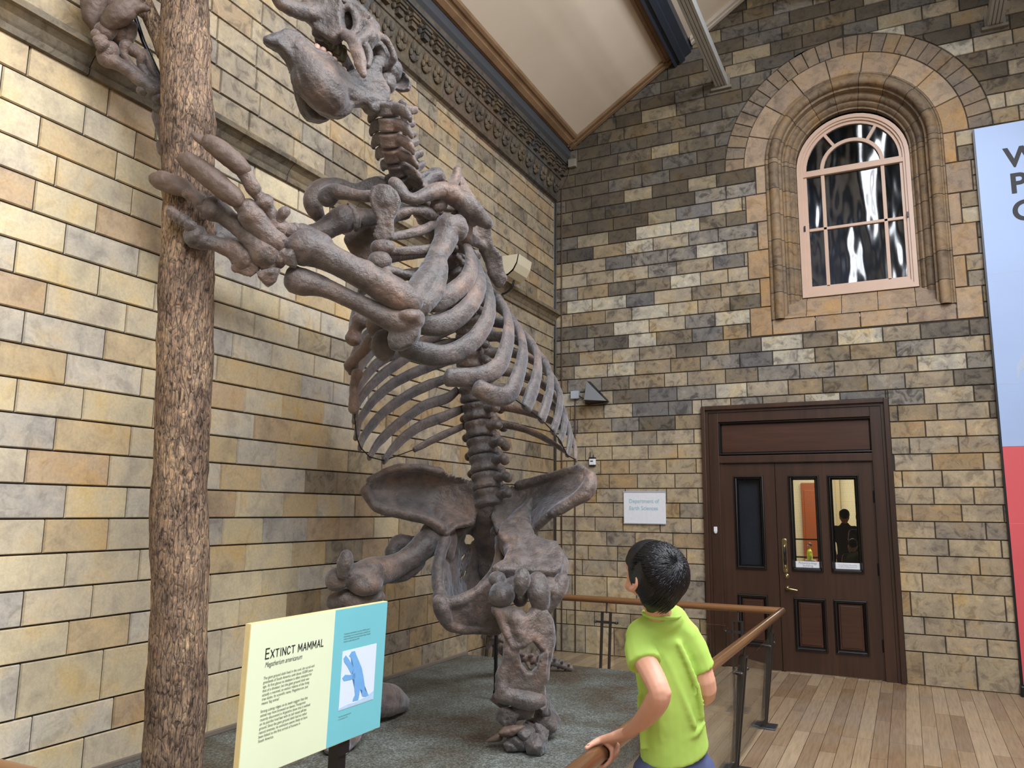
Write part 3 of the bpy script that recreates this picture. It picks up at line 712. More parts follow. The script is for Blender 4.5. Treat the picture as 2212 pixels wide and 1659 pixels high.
# ---------------------------------------------------------------- door
def frame(bm, x0, x1, z0, z1, wd, y0, y1, bottom=True, bev=0):
    box(bm, (x0, y0, z0), (x0+wd, y1, z1), bev); box(bm, (x1-wd, y0, z0), (x1, y1, z1), bev); box(bm, (x0+wd, y0, z1-wd), (x1-wd, y1, z1), bev)
    if bottom: box(bm, (x0+wd, y0, z0), (x1-wd, y1, z0+wd), bev)
def moulded(bm, x0, x1, z0, z1, prof):   # mitred rectangular moulding, prof: (inset, y)
    R = [[bm.verts.new(p) for p in ((x0+i, y, z0+i), (x1-i, y, z0+i), (x1-i, y, z1-i), (x0+i, y, z1-i))] for i, y in prof]
    for a, b in zip(R, R[1:]):
        for k in range(4): bm.faces.new((a[k], a[(k+1) % 4], b[(k+1) % 4], b[k]))
door = struct(thing('door_1', None, None, (-1.1, DY, 0)))
bm = bmesh.new()
frame(bm, DX0, DX1, 0, DTOP, .046, DY-.045, DY+.05, False, .006); frame(bm, DX0+.046, DX1-.046, 0, DTOP-.046, .030, DY-.012, DY+.05, False)
frame(bm, DX0+.076, DX1-.076, 0, DTOP-.076, .112, DY+.0, DY+.07, False, .004)
frame(bm, -1.925, -.265, 2.255, 2.76, .03, DY+.018, DY+.08); box(bm, (-1.92, DY+.004, 2.262), (-.27, DY+.09, 2.345), .005)
box(bm, (-1.925, DY+.03, 0), (-1.885, DY+.1, 2.26)); box(bm, (-.305, DY+.03, 0), (-.262, DY+.1, 2.26))
obj('door_casing', bm, M_DOOR, door)
bm = bmesh.new(); box(bm, (-1.90, DY+.045, 2.36), (-.29, DY+.07, 2.735)); tp = obj('transom_panel', bm, M_DOORT, door)
bm = bmesh.new(); moulded(bm, -1.915, -.275, 2.352, 2.737, ((0, DY+.018), (.008, DY+.002), (.018, DY+.004), (.026, DY+.03), (.036, DY+.045)))
put2(obj('panel_bead', bm, M_BEAD), tp, door)
LY = DY+.04
def leaf(x0, x1, glz, low, name='door_leaf'):
    # stiles and rails as boxes around the openings
    bm = bmesh.new(); z0, z1 = .006, 2.25; ops = sorted(glz+low)
    xs = sorted({x0, x1} | {o[0] for o in ops} | {o[1] for o in ops}); zs = sorted({z0, z1} | {o[2] for o in ops} | {o[3] for o in ops})
    for a, b in zip(xs, xs[1:]):
        for c, d in zip(zs, zs[1:]):
            mx, mz = (a+b)/2, (c+d)/2
            if any(o[0] < mx < o[1] and o[2] < mz < o[3] for o in ops): continue
            box(bm, (a, LY, c), (b, LY+.045, d))
    bmesh.ops.remove_doubles(bm, verts=bm.verts, dist=.0005)
    lf = obj(name, bm, M_DOOR, door)
    for (a, b, c, d) in glz:
        bm = bmesh.new(); moulded(bm, a-.030, b+.030, c-.030, d+.030, ((0, LY), (.004, LY-.020), (.014, LY-.024), (.024, LY-.010), (.034, LY-.006), (.044, LY+.012), (.052, LY+.022)))
        put2(obj('glazing_bead', bm, M_BEAD), lf, door)
        bm = bmesh.new(); v = [bm.verts.new(p) for p in ((a, LY+.02, c), (b, LY+.02, c), (b, LY+.02, d), (a, LY+.02, d))]; bm.faces.new(v)
        put2(obj('glass_pane', bm, M_DGLASS), lf, door)
        bm = bmesh.new(); n = int((b-a)/.0125)
        for i in range(1, n): x = a+(b-a)*i/n; box(bm, (x-.0006, LY+.022, c), (x+.0006, LY+.0235, d))
        n = int((d-c)/.0125)
        for i in range(1, n): z = c+(d-c)*i/n; box(bm, (a, LY+.022, z-.0006), (b, LY+.0235, z+.0006))
        put2(obj('wire_mesh', bm, M_STEEL), lf, door)
    for (a, b, c, d) in low:
        bm = bmesh.new(); box(bm, (a-.01, LY+.018, c-.01), (b+.01, LY+.035, d+.01)); box(bm, (a+.035, LY+.010, c+.035), (b-.035, LY+.02, d-.035), .006)
        put2(obj('lower_panel', bm, M_DOORT), lf, door)
        bm = bmesh.new(); moulded(bm, a-.028, b+.028, c-.028, d+.028, ((0, LY), (.004, LY-.018), (.014, LY-.022), (.022, LY-.008), (.032, LY-.004), (.044, LY+.010), (.05, LY+.018)))
        put2(obj('panel_bead', bm, M_BEAD), lf, door)
    return lf
GZ0, GZ1 = 1.10, 2.085
bm = bmesh.new(); box(bm, (-1.90, LY+.046, 2.20), (-.29, LY+.07, 2.30)); box(bm, (-1.33, LY+.046, 0), (-1.28, LY+.06, 2.25)); box(bm, (-1.90, LY+.046, 0), (-1.86, LY+.06, 2.25)); box(bm, (-.33, LY+.046, 0), (-.29, LY+.06, 2.25)); obj('door_stop', bm, M_DOOR, door)
lfL = leaf(-1.885, -1.308, [(-1.735, -1.462, GZ0, GZ1)], [(-1.735, -1.462, .27, .77)])
lfR = leaf(-1.302, -.303, [(-1.138, -.872, GZ0, GZ1), (-.732, -.468, GZ0, GZ1)], [(-1.138, -.862, .26, .765), (-.735, -.458, .26, .765)])
# furniture of the right leaf
bm = bmesh.new(); box(bm, (-1.262, LY-.006, 1.07), (-1.208, LY, 1.40), .003); ell(bm, (-1.235, LY-.003, 1.40), (.026, .005, .02)); ell(bm, (-1.235, LY-.003, 1.07), (.026, .005, .02))
tube(bm, [(Vector((-1.235, LY, 1.345)), .011, .011), (Vector((-1.232, LY-.045, 1.345)), .012, .012), (Vector((-1.228, LY-.055, 1.335)), .012, .012), (Vector((-1.228, LY-.055, 1.315)), .009, .009)], 10, 3)
tube(bm, [(Vector((-1.235, LY, 1.105)), .011, .011), (Vector((-1.232, LY-.045, 1.105)), .012, .012), (Vector((-1.228, LY-.055, 1.115)), .012, .012), (Vector((-1.228, LY-.055, 1.135)), .009, .009)], 10, 3)
put2(obj('pull_handle', bm, M_BRASS), lfR, door)
bm = bmesh.new(); tube(bm, [(Vector((-1.228, LY-.055, 1.32)), .008, .008), (Vector((-1.228, LY-.057, 1.27)), .014, .014), (Vector((-1.228, LY-.058, 1.225)), .011, .011), (Vector((-1.228, LY-.057, 1.18)), .014, .014), (Vector((-1.228, LY-.055, 1.13)), .008, .008)], 10, 4)
props(put2(obj('handle_grip', bm, M_BLACK), lfR, door) or bpy.data.objects['handle_grip'], 'black turned grip')
bm = bmesh.new(); tube(bm, [(Vector((-1.225, LY+.002, 1.012)), .027, .027), (Vector((-1.225, LY-.01, 1.012)), .026, .026), (Vector((-1.225, LY-.014, 1.012)), .02, .02)], 20, 1)
put2(obj('lock_cylinder', bm, M_BRASS), lfR, door)
bm = bmesh.new(); tube(bm, [(Vector((-1.222, LY+.002, .885)), .027, .027), (Vector((-1.222, LY-.010, .885)), .026, .026)], 20, 1)
tube(bm, [(Vector((-1.222, LY, .885)), .010, .010), (Vector((-1.222, LY-.045, .885)), .010, .010), (Vector((-1.205, LY-.058, .884)), .011, .011), (Vector((-1.16, LY-.058, .878)), .010, .010), (Vector((-1.115, LY-.055, .870)), .009, .009)], 12, 4)
put2(obj('lever_handle', bm, M_BRASS), lfR, door)
for z in (.35, 1.12, 1.88):
    bm = bmesh.new(); tube(bm, [(Vector((-.303, LY-.004, z-.06)), .009, .009), (Vector((-.303, LY-.004, z+.06)), .009, .009)], 8, 1)
    put2(obj('hinge', bm, M_BLACK), lfR, door)
def text(name, body, size, loc, ax, up, m, parent=None, sx=1, bold=0, sp=1, ls=1, align='LEFT', shear=0):
    c = bpy.data.curves.new(name, 'FONT'); c.body = body; c.size = size; c.align_x = align; c.space_character = sp; c.space_line = ls; c.offset = bold; c.shear = shear
    c.materials.append(m); o = bpy.data.objects.new(name, c); C.objects.link(o)
    n = ax.cross(up); M = Matrix.Identity(4)
    for i in range(3): M[i][0] = ax[i]*sx; M[i][1] = up[i]; M[i][2] = n[i]; M[i][3] = loc[i]
    me = bpy.data.meshes.new_from_object(o); me.transform(M); bpy.data.objects.remove(o); bpy.data.curves.remove(c)
    if not me.materials: me.materials.append(m)
    o = bpy.data.objects.new(name, me); C.objects.link(o)
    if parent: put(o, parent)
    return o
    if parent:
        o.parent = parent; o.matrix_parent_inverse = Matrix.Identity(4)
        pl = parent.location if parent.type == 'EMPTY' else Vector((0, 0, 0))
        o.matrix_basis = Matrix.Translation(-Vector(pl)) @ M
    else: o.matrix_basis = M
    return o
XA, YA, ZA = Vector((1, 0, 0)), Vector((0, 1, 0)), Vector((0, 0, 1))
M_INKG = plain('grey_print', lin(120, 126, 134), .6); M_INK = plain('black_print', lin(24, 24, 30), .6); M_INKC = plain('pale_teal_print', lin(150, 190, 200), .6)
for (a, b, txt, sz, n_) in ((-1.125, -.875, 'Palaeontology\nbuilding', .034, 1), (-.728, -.474, 'This is a Museum office building\nfor staff and official visitors only', .0165, 2)):
    bm = bmesh.new(); box(bm, (a, LY+.010, 1.112), (b, LY+.014, 1.178)); nt = obj('paper_notice', bm, M_WHITE); put2(nt, lfR, door)
    tx = text('notice_text', txt, sz, Vector(((a+b)/2, LY+.0095, 1.150 if n_ == 1 else 1.148)), XA, ZA, M_INKG, None, 1 if n_ == 1 else .88, align='CENTER', ls=.8 if n_ == 1 else 1.1)
    tx.parent = lfR; tx.matrix_parent_inverse = Matrix.Identity(4)
bm = bmesh.new(); box(bm, (-1.88, DY+.14, .9), (-1.31, DY+.15, 2.2)); struct(obj('door_dark_board', bm, plain('dark_blue_board', lin(34, 40, 56), .7)))  # dark board added behind the left pane so it reads unlit
bm = bmesh.new(); box(bm, (-1.995, DY-.022, 1.475), (-1.955, DY+.0, 1.535), .006); ell(bm, (-1.975, DY-.011, 1.478), (.019, .010, .022))
props(obj('door_entry_sensor', bm, M_WHITE), 'small white rounded sensor on the left jamb of the brown door', 'sensor')
# ---------------------------------------------------------------- corridor behind the door, with people
cor = plain('cream_stone_wall', lin(214, 204, 170), .8)
bm = bmesh.new(); box(bm, (-6, 24, 0), (3, 24.2, 4)); box(bm, (-6, DY+.4, 3.9), (3, 24, 4.0)); box(bm, (-6.2, DY+.4, 0), (-6, 24, 4)); box(bm, (3, DY+.4, 0), (3.2, 24, 4))
box(bm, (-6.2, DY+.35, 0), (-2.05, DY+.45, 4)); box(bm, (-.15, DY+.35, 0), (3.2, DY+.45, 4)); box(bm, (-2.05, DY+.35, 2.3), (-.15, DY+.45, 4))
struct(obj('wall_corridor', bm, cor))
bm = bmesh.new(); box(bm, (-2.66, 23.86, 0), (-2.16, 23.98, 2.55), .02); box(bm, (-2.58, 23.84, .15), (-2.24, 23.87, 2.35), .01)
struct(obj('door_2', bm, plain('orange_varnished_door', lin(150, 78, 40), .4)))
bm = bmesh.new(); box(bm, (-1.74, 23.7, 0), (-1.62, 24, 3.9), .02); box(bm, (-1.16, 23.7, 0), (-1.06, 24, 3.9), .02); struct(obj('trim_8', bm, plain('carved_stone_shaft', lin(176, 160, 120), .8)))
bm = bmesh.new()
for z in (1.06, .63): box(bm, (-2.9, 20.9, z-.018), (-1.5, 20.94, z+.018))
for x in (-2.9, -1.5): box(bm, (x-.02, 20.9, 0), (x+.02, 20.94, 1.08))
props(obj('corridor_railing', bm, M_BLACK), 'thin black two-bar railing seen through the door glass', 'railing')
def tiny_person(x, y, h, face, m_top, m_leg, m_sk, label, stride=.0, group=None, hair=M_HAIR):
    t = thing('person', label, 'person', (x, y, 0), group); s = h/1.7; f = Vector((math.cos(face), math.sin(face), 0)); sd = Vector((-f.y, f.x, 0)); O = Vector((x, y, 0)); U = ZA
    P = lambda a, b, c: O+f*(a*s)+sd*(b*s)+U*(c*s)
    g = Org()
    g.e(P(.0, 0, 1.58), (.085*s, .09*s, .115*s), (f, sd, U)); g.e(P(.09, 0, 1.57), .02*s); g.t([(P(0, 0, 1.36), .055*s), (P(0, 0, 1.5), .05*s)])
    for k in (-1, 1): g.t([(P(0, k*.18, 1.36), .05*s), (P(.02, k*.22, 1.1), .04*s), (P(.14, k*.18, .92), .032*s), (P(.2, k*.17, .84), .035*s)]); g.t([(P(0, k*.09, .85), .075*s), (P(k*stride*.5, k*.09, .45), .055*s), (P(k*stride-.03, k*.09, .08), .04*s), (P(k*stride+.12, k*.09, .04), .04*s)])
    g.build('body', m_sk, t, .02, 2, 0)
    g = Org(); g.t([(P(0, 0, .82), .10*s, .15*s), (P(0, 0, 1.1), .11*s, .16*s), (P(0, 0, 1.34), .09*s, .19*s), (P(0, 0, 1.43), .06*s, .08*s)], hint=f)
    for k in (-1, 1): g.t([(P(0, k*.16, 1.36), .062*s), (P(.02, k*.215, 1.16), .055*s)])
    g.build('top', m_top, t, .02, 2, 0)
    g = Org()
    for k in (-1, 1): g.t([(P(0, k*.085, .86), .09*s), (P(k*stride*.5, k*.09, .45), .07*s), (P(k*stride, k*.09, .1), .055*s)])
    g.build('trousers', m_leg, t, .02, 2, 0)
    g = Org(); g.e(P(-.02, 0, 1.62), (.095*s, .095*s, .105*s), (f, sd, U)); g.build('hair', hair, t, .02, 2, 0)
    return t
M_DARKC = plain('dark_jacket', lin(34, 34, 42), .8); M_GRC = plain('dark_green_top', lin(44, 92, 60), .8)
ch = tiny_person(-2.13, 20.3, 1.0, math.radians(200), plain('hi_vis_yellow', lin(206, 232, 60), .7), M_DARKC, M_SKIN, 'small child in a yellow high-visibility vest seen through the door glass', .22, hair=plain('brown_hair', lin(96, 70, 56), .6))
bm = bmesh.new(); box(bm, (-2.24, 20.14, .56), (-2.0, 20.46, .60)); obj('reflective_band', bm, M_GREYP, ch)
tiny_person(-1.06, 16.3, 1.77, math.radians(100), M_DARKC, M_DARKC, M_SKIN, 'adult in dark clothes, left one of the three behind the right door pane')
tiny_person(-.70, 15.0, 1.72, math.radians(80), M_DARKC, M_DARKC, M_SKIN, 'adult in dark clothes at the right edge of the right door pane')
tiny_person(-.78, 13.6, 1.30, math.radians(90), M_GRC, M_DARKC, M_SKIN, 'child in a dark green top in front of two dark adults behind the door')
# ---------------------------------------------------------------- banner board
BX, BY = .885, DY-.055
t = thing('exhibition_banner', 'tall pale blue and coral red banner board against the back wall, right of the door', 'banner', (BX, BY, .0))
bm = bmesh.new(); box(bm, (BX-.005, BY+.003, .10), (3.1, DY-.003, 5.755)); box(bm, (BX-.02, BY-.06, .0), (3.1, DY-.01, .10), .01); obj('frame', bm, M_BLACK, t)
bm = bmesh.new(); box(bm, (BX+.012, BY-.006, 2.375), (3.1, BY+.003, 5.76)); obj('blue_panel', bm, plain('pale_blue_print', lin(166, 188, 228), .5, 0, .4, 1), t)
bm = bmesh.new(); box(bm, (BX+.012, BY-.006, .105), (3.1, BY+.003, 2.373)); obj('red_panel', bm, plain('coral_red_print', lin(214, 92, 98), .5, 0, .4, 1), t)
for (ch_, z, dx) in (('W', 5.285, 0), ('P', 5.0, .012), ('O', 4.70, .01)):
    text('banner_letter', ch_, .30, Vector((1.155+dx-(.012 if ch_ == 'W' else 0), BY-.008, z-.01)), XA, ZA, M_INK, t, 1.0, .008)
bm = bmesh.new()
bm.free()
for z in (4.15, 3.0, 1.62): bm = bmesh.new(); box(bm, (BX+.012, BY-.0066, z), (3.1, BY-.006, z+.002)); obj('panel_seam', bm, M_GREYP, t)
bm = bmesh.new(); F = lambda pts: extrude_poly(bm, [(1.07+x, BY-.0063, 3.03+z) for x, z in pts], Vector((0, -.001, 0)))
F([(.0, .02), (.02, .02), (.035, .10), (.07, .12), (.075, .02), (.10, .02), (.105, .11), (.14, .12), (.15, .02), (.17, .02), (.175, .14), (.17, .20), (.13, .24), (.12, .27), (.10, .25), (.07, .27), (.06, .24), (.04, .20), (.01, .15)])
obj('animal_picture', bm, plain('pale_grey_print', lin(176, 190, 214), .6), t)
# ---------------------------------------------------------------- small wall things
t = thing('department_sign', 'white sign reading Department of Earth Sciences on the wall left of the door', 'sign', (-2.81, DY, 1.56))
bm = bmesh.new(); box(bm, (-3.068, DY-.022, 1.556), (-2.552, DY-.002, 1.935), .003); obj('sign_board', bm, M_WHITE, t)
bm = bmesh.new(); box(bm, (-3.07, DY-.026, 1.924), (-2.55, DY-.020, 1.94)); obj('sign_rail', bm, M_GREYP, t); bm = bmesh.new(); box(bm, (-3.07, DY-.026, 1.551), (-2.55, DY-.020, 1.562)); obj('sign_rail', bm, M_GREYP, t)
text('sign_text', 'Department of\nEarth Sciences', .066, Vector((-3.0, DY-.0235, 1.80)), XA, ZA, M_INKC, t, .93, .0008, ls=1.27)
t = thing('loudspeaker', 'black wedge-shaped loudspeaker on the back wall above the department sign', 'loudspeaker', (-3.45, DY, 3.1))
bm = bmesh.new(); A = [bm.verts.new(p) for p in ((-3.53, DY-.01, 3.02), (-3.24, DY-.01, 3.05), (-3.49, DY-.01, 3.32), (-3.50, DY-.22, 3.06), (-3.25, DY-.10, 3.05), (-3.48, DY-.17, 3.30))]
bmesh.ops.convex_hull(bm, input=A); obj('speaker_body', bm, M_BLACK, t)
bm = bmesh.new(); box(bm, (-3.515, DY-.03, 3.1), (-3.47, DY-.0, 3.2), .004); obj('bracket', bm, M_STEEL, t)
bm = bmesh.new(); box(bm, (-3.745, DY-.06, 3.105), (-3.635, DY-.001, 3.205), .006); props(obj('junction_box', bm, M_GREYP), 'grey junction box on the back wall beside the black loudspeaker', 'junction box')
bm = bmesh.new()
tube(bm, [(Vector((-3.635, DY-.03, 3.14)), .007, .007), (Vector((-3.59, DY-.03, 3.11)), .006, .006), (Vector((-3.53, DY-.03, 3.10)), .006, .006)], 8, 4)
props(obj('speaker_cable', bm, M_BLACK), 'short black cable between the grey junction box and the loudspeaker', 'cable')
def pipe(name, pts, r, m, label, cat='pipe'):
    bm = bmesh.new(); tube(bm, [(Vector(p), r, r) for p in pts], 8, 1); props(obj(name, bm, m, None, True), label, cat)
M_RUST = plain('brown_painted_pipe', lin(72, 48, 36), .5)
pipe('conduit_pipe', [(-3.705, DY-.012, .0), (-3.705, DY-.012, 2.0), (-3.70, DY-.012, 3.105)], .008, M_RUST, 'thin brown conduit running down the back wall from the grey junction box')
pipe('conduit_pipe', [(-3.885, DY-.012, .0), (-3.885, DY-.012, 3.0), (-3.885, DY-.012, 5.95)], .008, M_RUST, 'thin brown conduit nearest the corner of the two walls')
pipe('conduit_pipe', [(-3.965, DY-.02, .0), (-3.965, DY-.02, 2.0), (-3.965, DY-.02, 5.78)], .012, M_STEEL, 'grey pipe tucked in the corner between the two walls')
pipe('alarm_cable', [(-3.885, DY-.012, 5.95), (-3.80, DY-.012, 6.10), (-3.745, DY-.012, 6.30)], .007, M_RUST, 'short slanting cable below the small box under the ceiling corner', 'cable')
bm = bmesh.new(); box(bm, (-3.775, DY-.06, 6.235), (-3.665, DY-.002, 6.345), .006); props(obj('alarm_box', bm, plain('stone_grey_plastic', lin(128, 120, 106), .5)), 'small grey box in the upper corner just under the ceiling moulding', 'junction box')
t = thing('wireless_sensor', 'small white and black sensor with an aerial on the back wall', 'sensor', (-3.47, DY, 2.3))
bm = bmesh.new(); box(bm, (-3.51, DY-.035, 2.262), (-3.425, DY-.001, 2.345), .01); obj('housing', bm, M_WHITE, t)
bm = bmesh.new(); box(bm, (-3.512, DY-.037, 2.34), (-3.423, DY-.001, 2.36), .006); box(bm, (-3.508, DY-.036, 2.25), (-3.427, DY-.001, 2.266), .005); box(bm, (-3.49, DY-.037, 2.305), (-3.455, DY-.034, 2.318)); obj('black_trim', bm, M_BLACK, t)
bm = bmesh.new(); tube(bm, [(Vector((-3.495, DY-.02, 2.355)), .005, .005), (Vector((-3.495, DY-.02, 2.43)), .004, .004)], 8, 1); tube(bm, [(Vector((-3.455, DY-.02, 2.355)), .007, .007), (Vector((-3.455, DY-.02, 2.385)), .007, .007)], 8, 1); obj('aerial', bm, M_BLACK, t)
# wall uplighter on the left wall
t = thing('wall_uplighter', 'cream curved uplighter on the left wall just behind the shoulder blade', 'lamp', (LX, 7.75, 4.3))
bm = bmesh.new(); pr = [(LX+.03, 4.12), (LX+.10, 4.13), (LX+.17, 4.18), (LX+.215, 4.26), (LX+.235, 4.36), (LX+.225, 4.36), (LX+.205, 4.27), (LX+.16, 4.195), (LX+.10, 4.15), (LX+.03, 4.14)]
pr = [(x+.1, z+.14) for x, z in pr]
extrude_poly(bm, [(x, 7.50, z) for x, z in pr], Vector((0, .34, 0)))
extrude_poly(bm, [(LX+.13, 7.50, 4.26), (LX+.2, 7.50, 4.27), (LX+.27, 7.50, 4.32), (LX+.315, 7.50, 4.40), (LX+.335, 7.50, 4.50), (LX+.13, 7.50, 4.50)], Vector((0, .008, 0)))
obj('trough', bm, plain('cream_enamel', lin(196, 186, 160), .4), t)
bm = bmesh.new(); tube(bm, [(Vector((LX+.0, 7.70, 4.12)), .012, .012), (Vector((LX+.09, 7.70, 4.14)), .012, .012), (Vector((LX+.16, 7.70, 4.20)), .012, .012), (Vector((LX+.18, 7.70, 4.28)), .012, .012)], 8, 3); obj('bracket_arm', bm, M_BLACK, t)
# ---------------------------------------------------------------- balustrade
ZR = .85; RXX = -1.03; RBY = 7.43; RFY = 1.70
def handrail(name, a, b, m, label):
    bm = bmesh.new(); tube(bm, [(Vector(a), .031, .031), (Vector(a).lerp(Vector(b), .5), .031, .031), (Vector(b), .031, .031)], 20, 6)
    return props(obj(name, bm, m, None, True), label, 'handrail')
M_RAILX = wood_mat('oak_handrail_cross', lin(84, 54, 32), lin(146, 104, 66), .28, (1.5, 22, 22), .5, .4)
handrail('handrail', (RXX, RFY, ZR), (RXX, RBY, ZR), M_RAILY, 'long round oak handrail the boy holds, running away towards the brown door')
handrail('handrail', (RXX, RBY, ZR), (-3.96, RBY, ZR), M_RAILX, 'round oak handrail behind the skeleton, parallel to the back wall')
handrail('handrail', (RXX, RFY, ZR), (-3.96, RFY, ZR), M_RAILX, 'round oak handrail whose end shows in the bottom left corner')
def post(p, run, out, label, lean=.085):
    """p: base point; run: unit vector along the rail; out: unit vector towards the visitor"""
    t = thing('balustrade_post', label, 'post', p, 'steel balustrade posts'); p = Vector(p); top = p+out*lean+ZA*(ZR-.115)
    up = (top-p).normalized(); ac = up.cross(run)
    for k in (-1, 1):
        bm = bmesh.new(); obox(bm, (p+top)/2+run*(k*.042), run, ac, up, .014, .045, (top-p).length); obj('upright_bar', bm, M_STEEL, t)
    bm = bmesh.new(); obox(bm, top+up*.003, run, ac, up, .10, .045, .010); obj('cross_plate', bm, M_STEEL, t); bm = bmesh.new(); obox(bm, top-up*.09, run, ac, up, .08, .02, .026); obj('cross_plate', bm, M_STEEL, t)
    bm = bmesh.new(); e = Vector((0, 0, 0)); rp = Vector((p.x*abs(run.x)+RXX*abs(run.y), p.y*abs(run.y)+RBY*abs(run.x), ZR-.025))
    tube(bm, [(top, .009, .009), (top+(rp-top)*.6, .009, .009), (rp, .010, .010)], 8, 3); obox(bm, rp, run, ac, ZA, .10, .03, .008); obj('rail_bracket', bm, M_STEEL, t)
    for k in (-1, 1):
        bm = bmesh.new(); c = top-up*.09+run*(k*.085); obox(bm, c, run, ac, up, .060, .014, .018); tube(bm, [(c+run*(k*.022)-ac*.016, .013, .013), (c+run*(k*.022)+ac*.016, .013, .013)], 12, 1); obj('glass_clamp', bm, M_STEEL, t)
        bm = bmesh.new(); tube(bm, [(c+run*(k*.022)-ac*.018, .007, .007), (c+run*(k*.022)+ac*.018, .007, .007)], 10, 1); obj('bolt', bm, M_CHROME, t)
    bm = bmesh.new(); box(bm, (p.x-.10 if abs(run.y) > .5 else p.x-.09, p.y-.085 if abs(run.y) > .5 else p.y-.10, p.z), (p.x+.10 if abs(run.y) > .5 else p.x+.09, p.y+.085 if abs(run.y) > .5 else p.y+.10, p.z+.014), .003)
    obj('foot_plate', bm, M_PLATE, t)
PO = [(6.885, 'steel post nearest the rail corner by the door, its foot plate showing'), (5.66, 'steel post just to the right of the boy in the lime T-shirt'), (4.42, 'steel post of the side rail hidden behind the boy'), (3.18, 'steel post of the side rail by the boy hand')]
for y, lb in PO[:2]: post((-1.135, y, 0), YA, XA, lb)
for x, lb in ((-1.41, 'steel post of the back rail nearest the door'), (-2.65, 'steel post of the back rail just left of the boy head'), (-3.88, 'steel post of the back rail seen under the pelvis')): post((x, RBY-.10, 0), XA, YA, lb)
def pane(a, b, lean, label):
    bm = bmesh.new(); a = Vector(a); b = Vector(b); r = (b-a).normalized(); u = (ZA*.62+lean*.055).normalized(); L = .62; c = (a+b)/2+u*(L/2)+ZA*.08
    obox(bm, c, r, u.cross(r), u, (b-a).length, .010, L); bmesh.ops.bevel(bm, geom=bm.edges[:], offset=.002, segments=1, affect='EDGES')
    props(obj('glass_panel', bm, M_GLASS), label, 'glass panel', 'balustrade glass panels')
pane((-1.115, 5.75, 0), (-1.115, 6.80, 0), XA, 'clear glass panel between the two steel posts right of the boy')
pane((-1.115, 4.50, 0), (-1.115, 5.57, 0), XA, 'clear glass panel between the boy and the nearest steel post')
pane((-1.115, 1.95, 0), (-1.115, 4.34, 0), XA, 'clear glass panel under the handrail by the boy hand')
pane((-1.50, 7.35, 0), (-2.56, 7.35, 0), YA, 'clear glass panel of the back rail behind the boy head')
pane((-2.74, 7.35, 0), (-3.79, 7.35, 0), YA, 'clear glass panel of the back rail behind the standing leg bones')
# ---------------------------------------------------------------- tree trunk
TR = [(372, -900, 92), (386, -520, 95), (395, -220, 98), (401, 0, 98), (401, 60, 98), (400, 92, 106), (400, 110, 104), (401, 160, 100), (404, 220, 102), (407, 262, 110), (406, 290, 106), (407, 385, 104), (410, 440, 106), (406, 500, 106), (403, 600, 110), (401, 700, 112), (399, 800, 114), (395, 920, 112), (392, 1000, 111), (387, 1060, 112), (387, 1140, 118), (389, 1240, 117), (387, 1340, 117), (385, 1400, 118), (383, 1460, 121), (379, 1560, 123), (371, 1650, 122), (360, 1760, 126)]
t = thing('tree_trunk', 'tall rough-barked tree trunk in front of the left wall, gripped by the skeleton', 'tree trunk', tuple(at(360, 1760, 3.92)))
def trunk_d(y): return 4.40-.45*max(-300, min(1700, y))/1650
def bark_tube(pts, seg, sub, amp):
    bm = bmesh.new(); Q = crom(pts, sub); rings = []
    prev = None
    for i, q_ in enumerate(Q):
        p = Vector(q_[:3]); a = Vector(Q[max(0, i-1)][:3]); b = Vector(Q[min(len(Q)-1, i+1)][:3]); tt = (b-a).normalized()
        u = (prev-tt*prev.dot(tt)).normalized() if prev else tt.orthogonal().normalized(); prev = u; v = tt.cross(u); R = []
        for k in range(seg):
            an = 2*math.pi*k/seg; dr = u*math.cos(an)+v*math.sin(an)
            n1 = noise.noise(p*2.2+dr*.7); n2 = noise.noise(Vector((p+dr*.13)*9)); n3 = noise.noise(Vector(((p+dr*.13).x*38, (p+dr*.13).y*38, (p+dr*.13).z*12)))
            R.append(bm.verts.new(p+dr*(q_[3]*(1+.05*n1)+amp*(.6*n2+.55*abs(n3)))))
        rings.append(R)
    for r, s_ in zip(rings, rings[1:]):
        for k in range(seg): bm.faces.new((r[k], r[(k+1) % seg], s_[(k+1) % seg], s_[k]))
    bm.faces.new(rings[0]); bm.faces.new(rings[-1][::-1]); return bm
pts = []
for x, y, wd in TR:
    d = trunk_d(y) if y > -300 else trunk_d(-300)+(-300-y)*.0004; pts.append([*at(x, y, d), wd/2*d/FPX])
base = Vector(pts[-1][:3]); dirv = (base-Vector(pts[-3][:3])).normalized(); base2 = base+dirv*((base.z-.287)/max(.1, -dirv.z)); pts.append([*base2, .145])
obj('trunk', bark_tube(pts, 64, 9, .010), M_BARK, t, True)
pb = []
for x, y, d, r in ((360, 118, 4.40, .052), (345, 78, 4.42, .050), (322, 30, 4.45, .046), (300, -20, 4.48, .044), (262, -110, 4.52, .04)): pb.append([*at(x, y, d), r])
obj('branch', bark_tube(pb, 28, 8, .004), M_BARK, t, True)
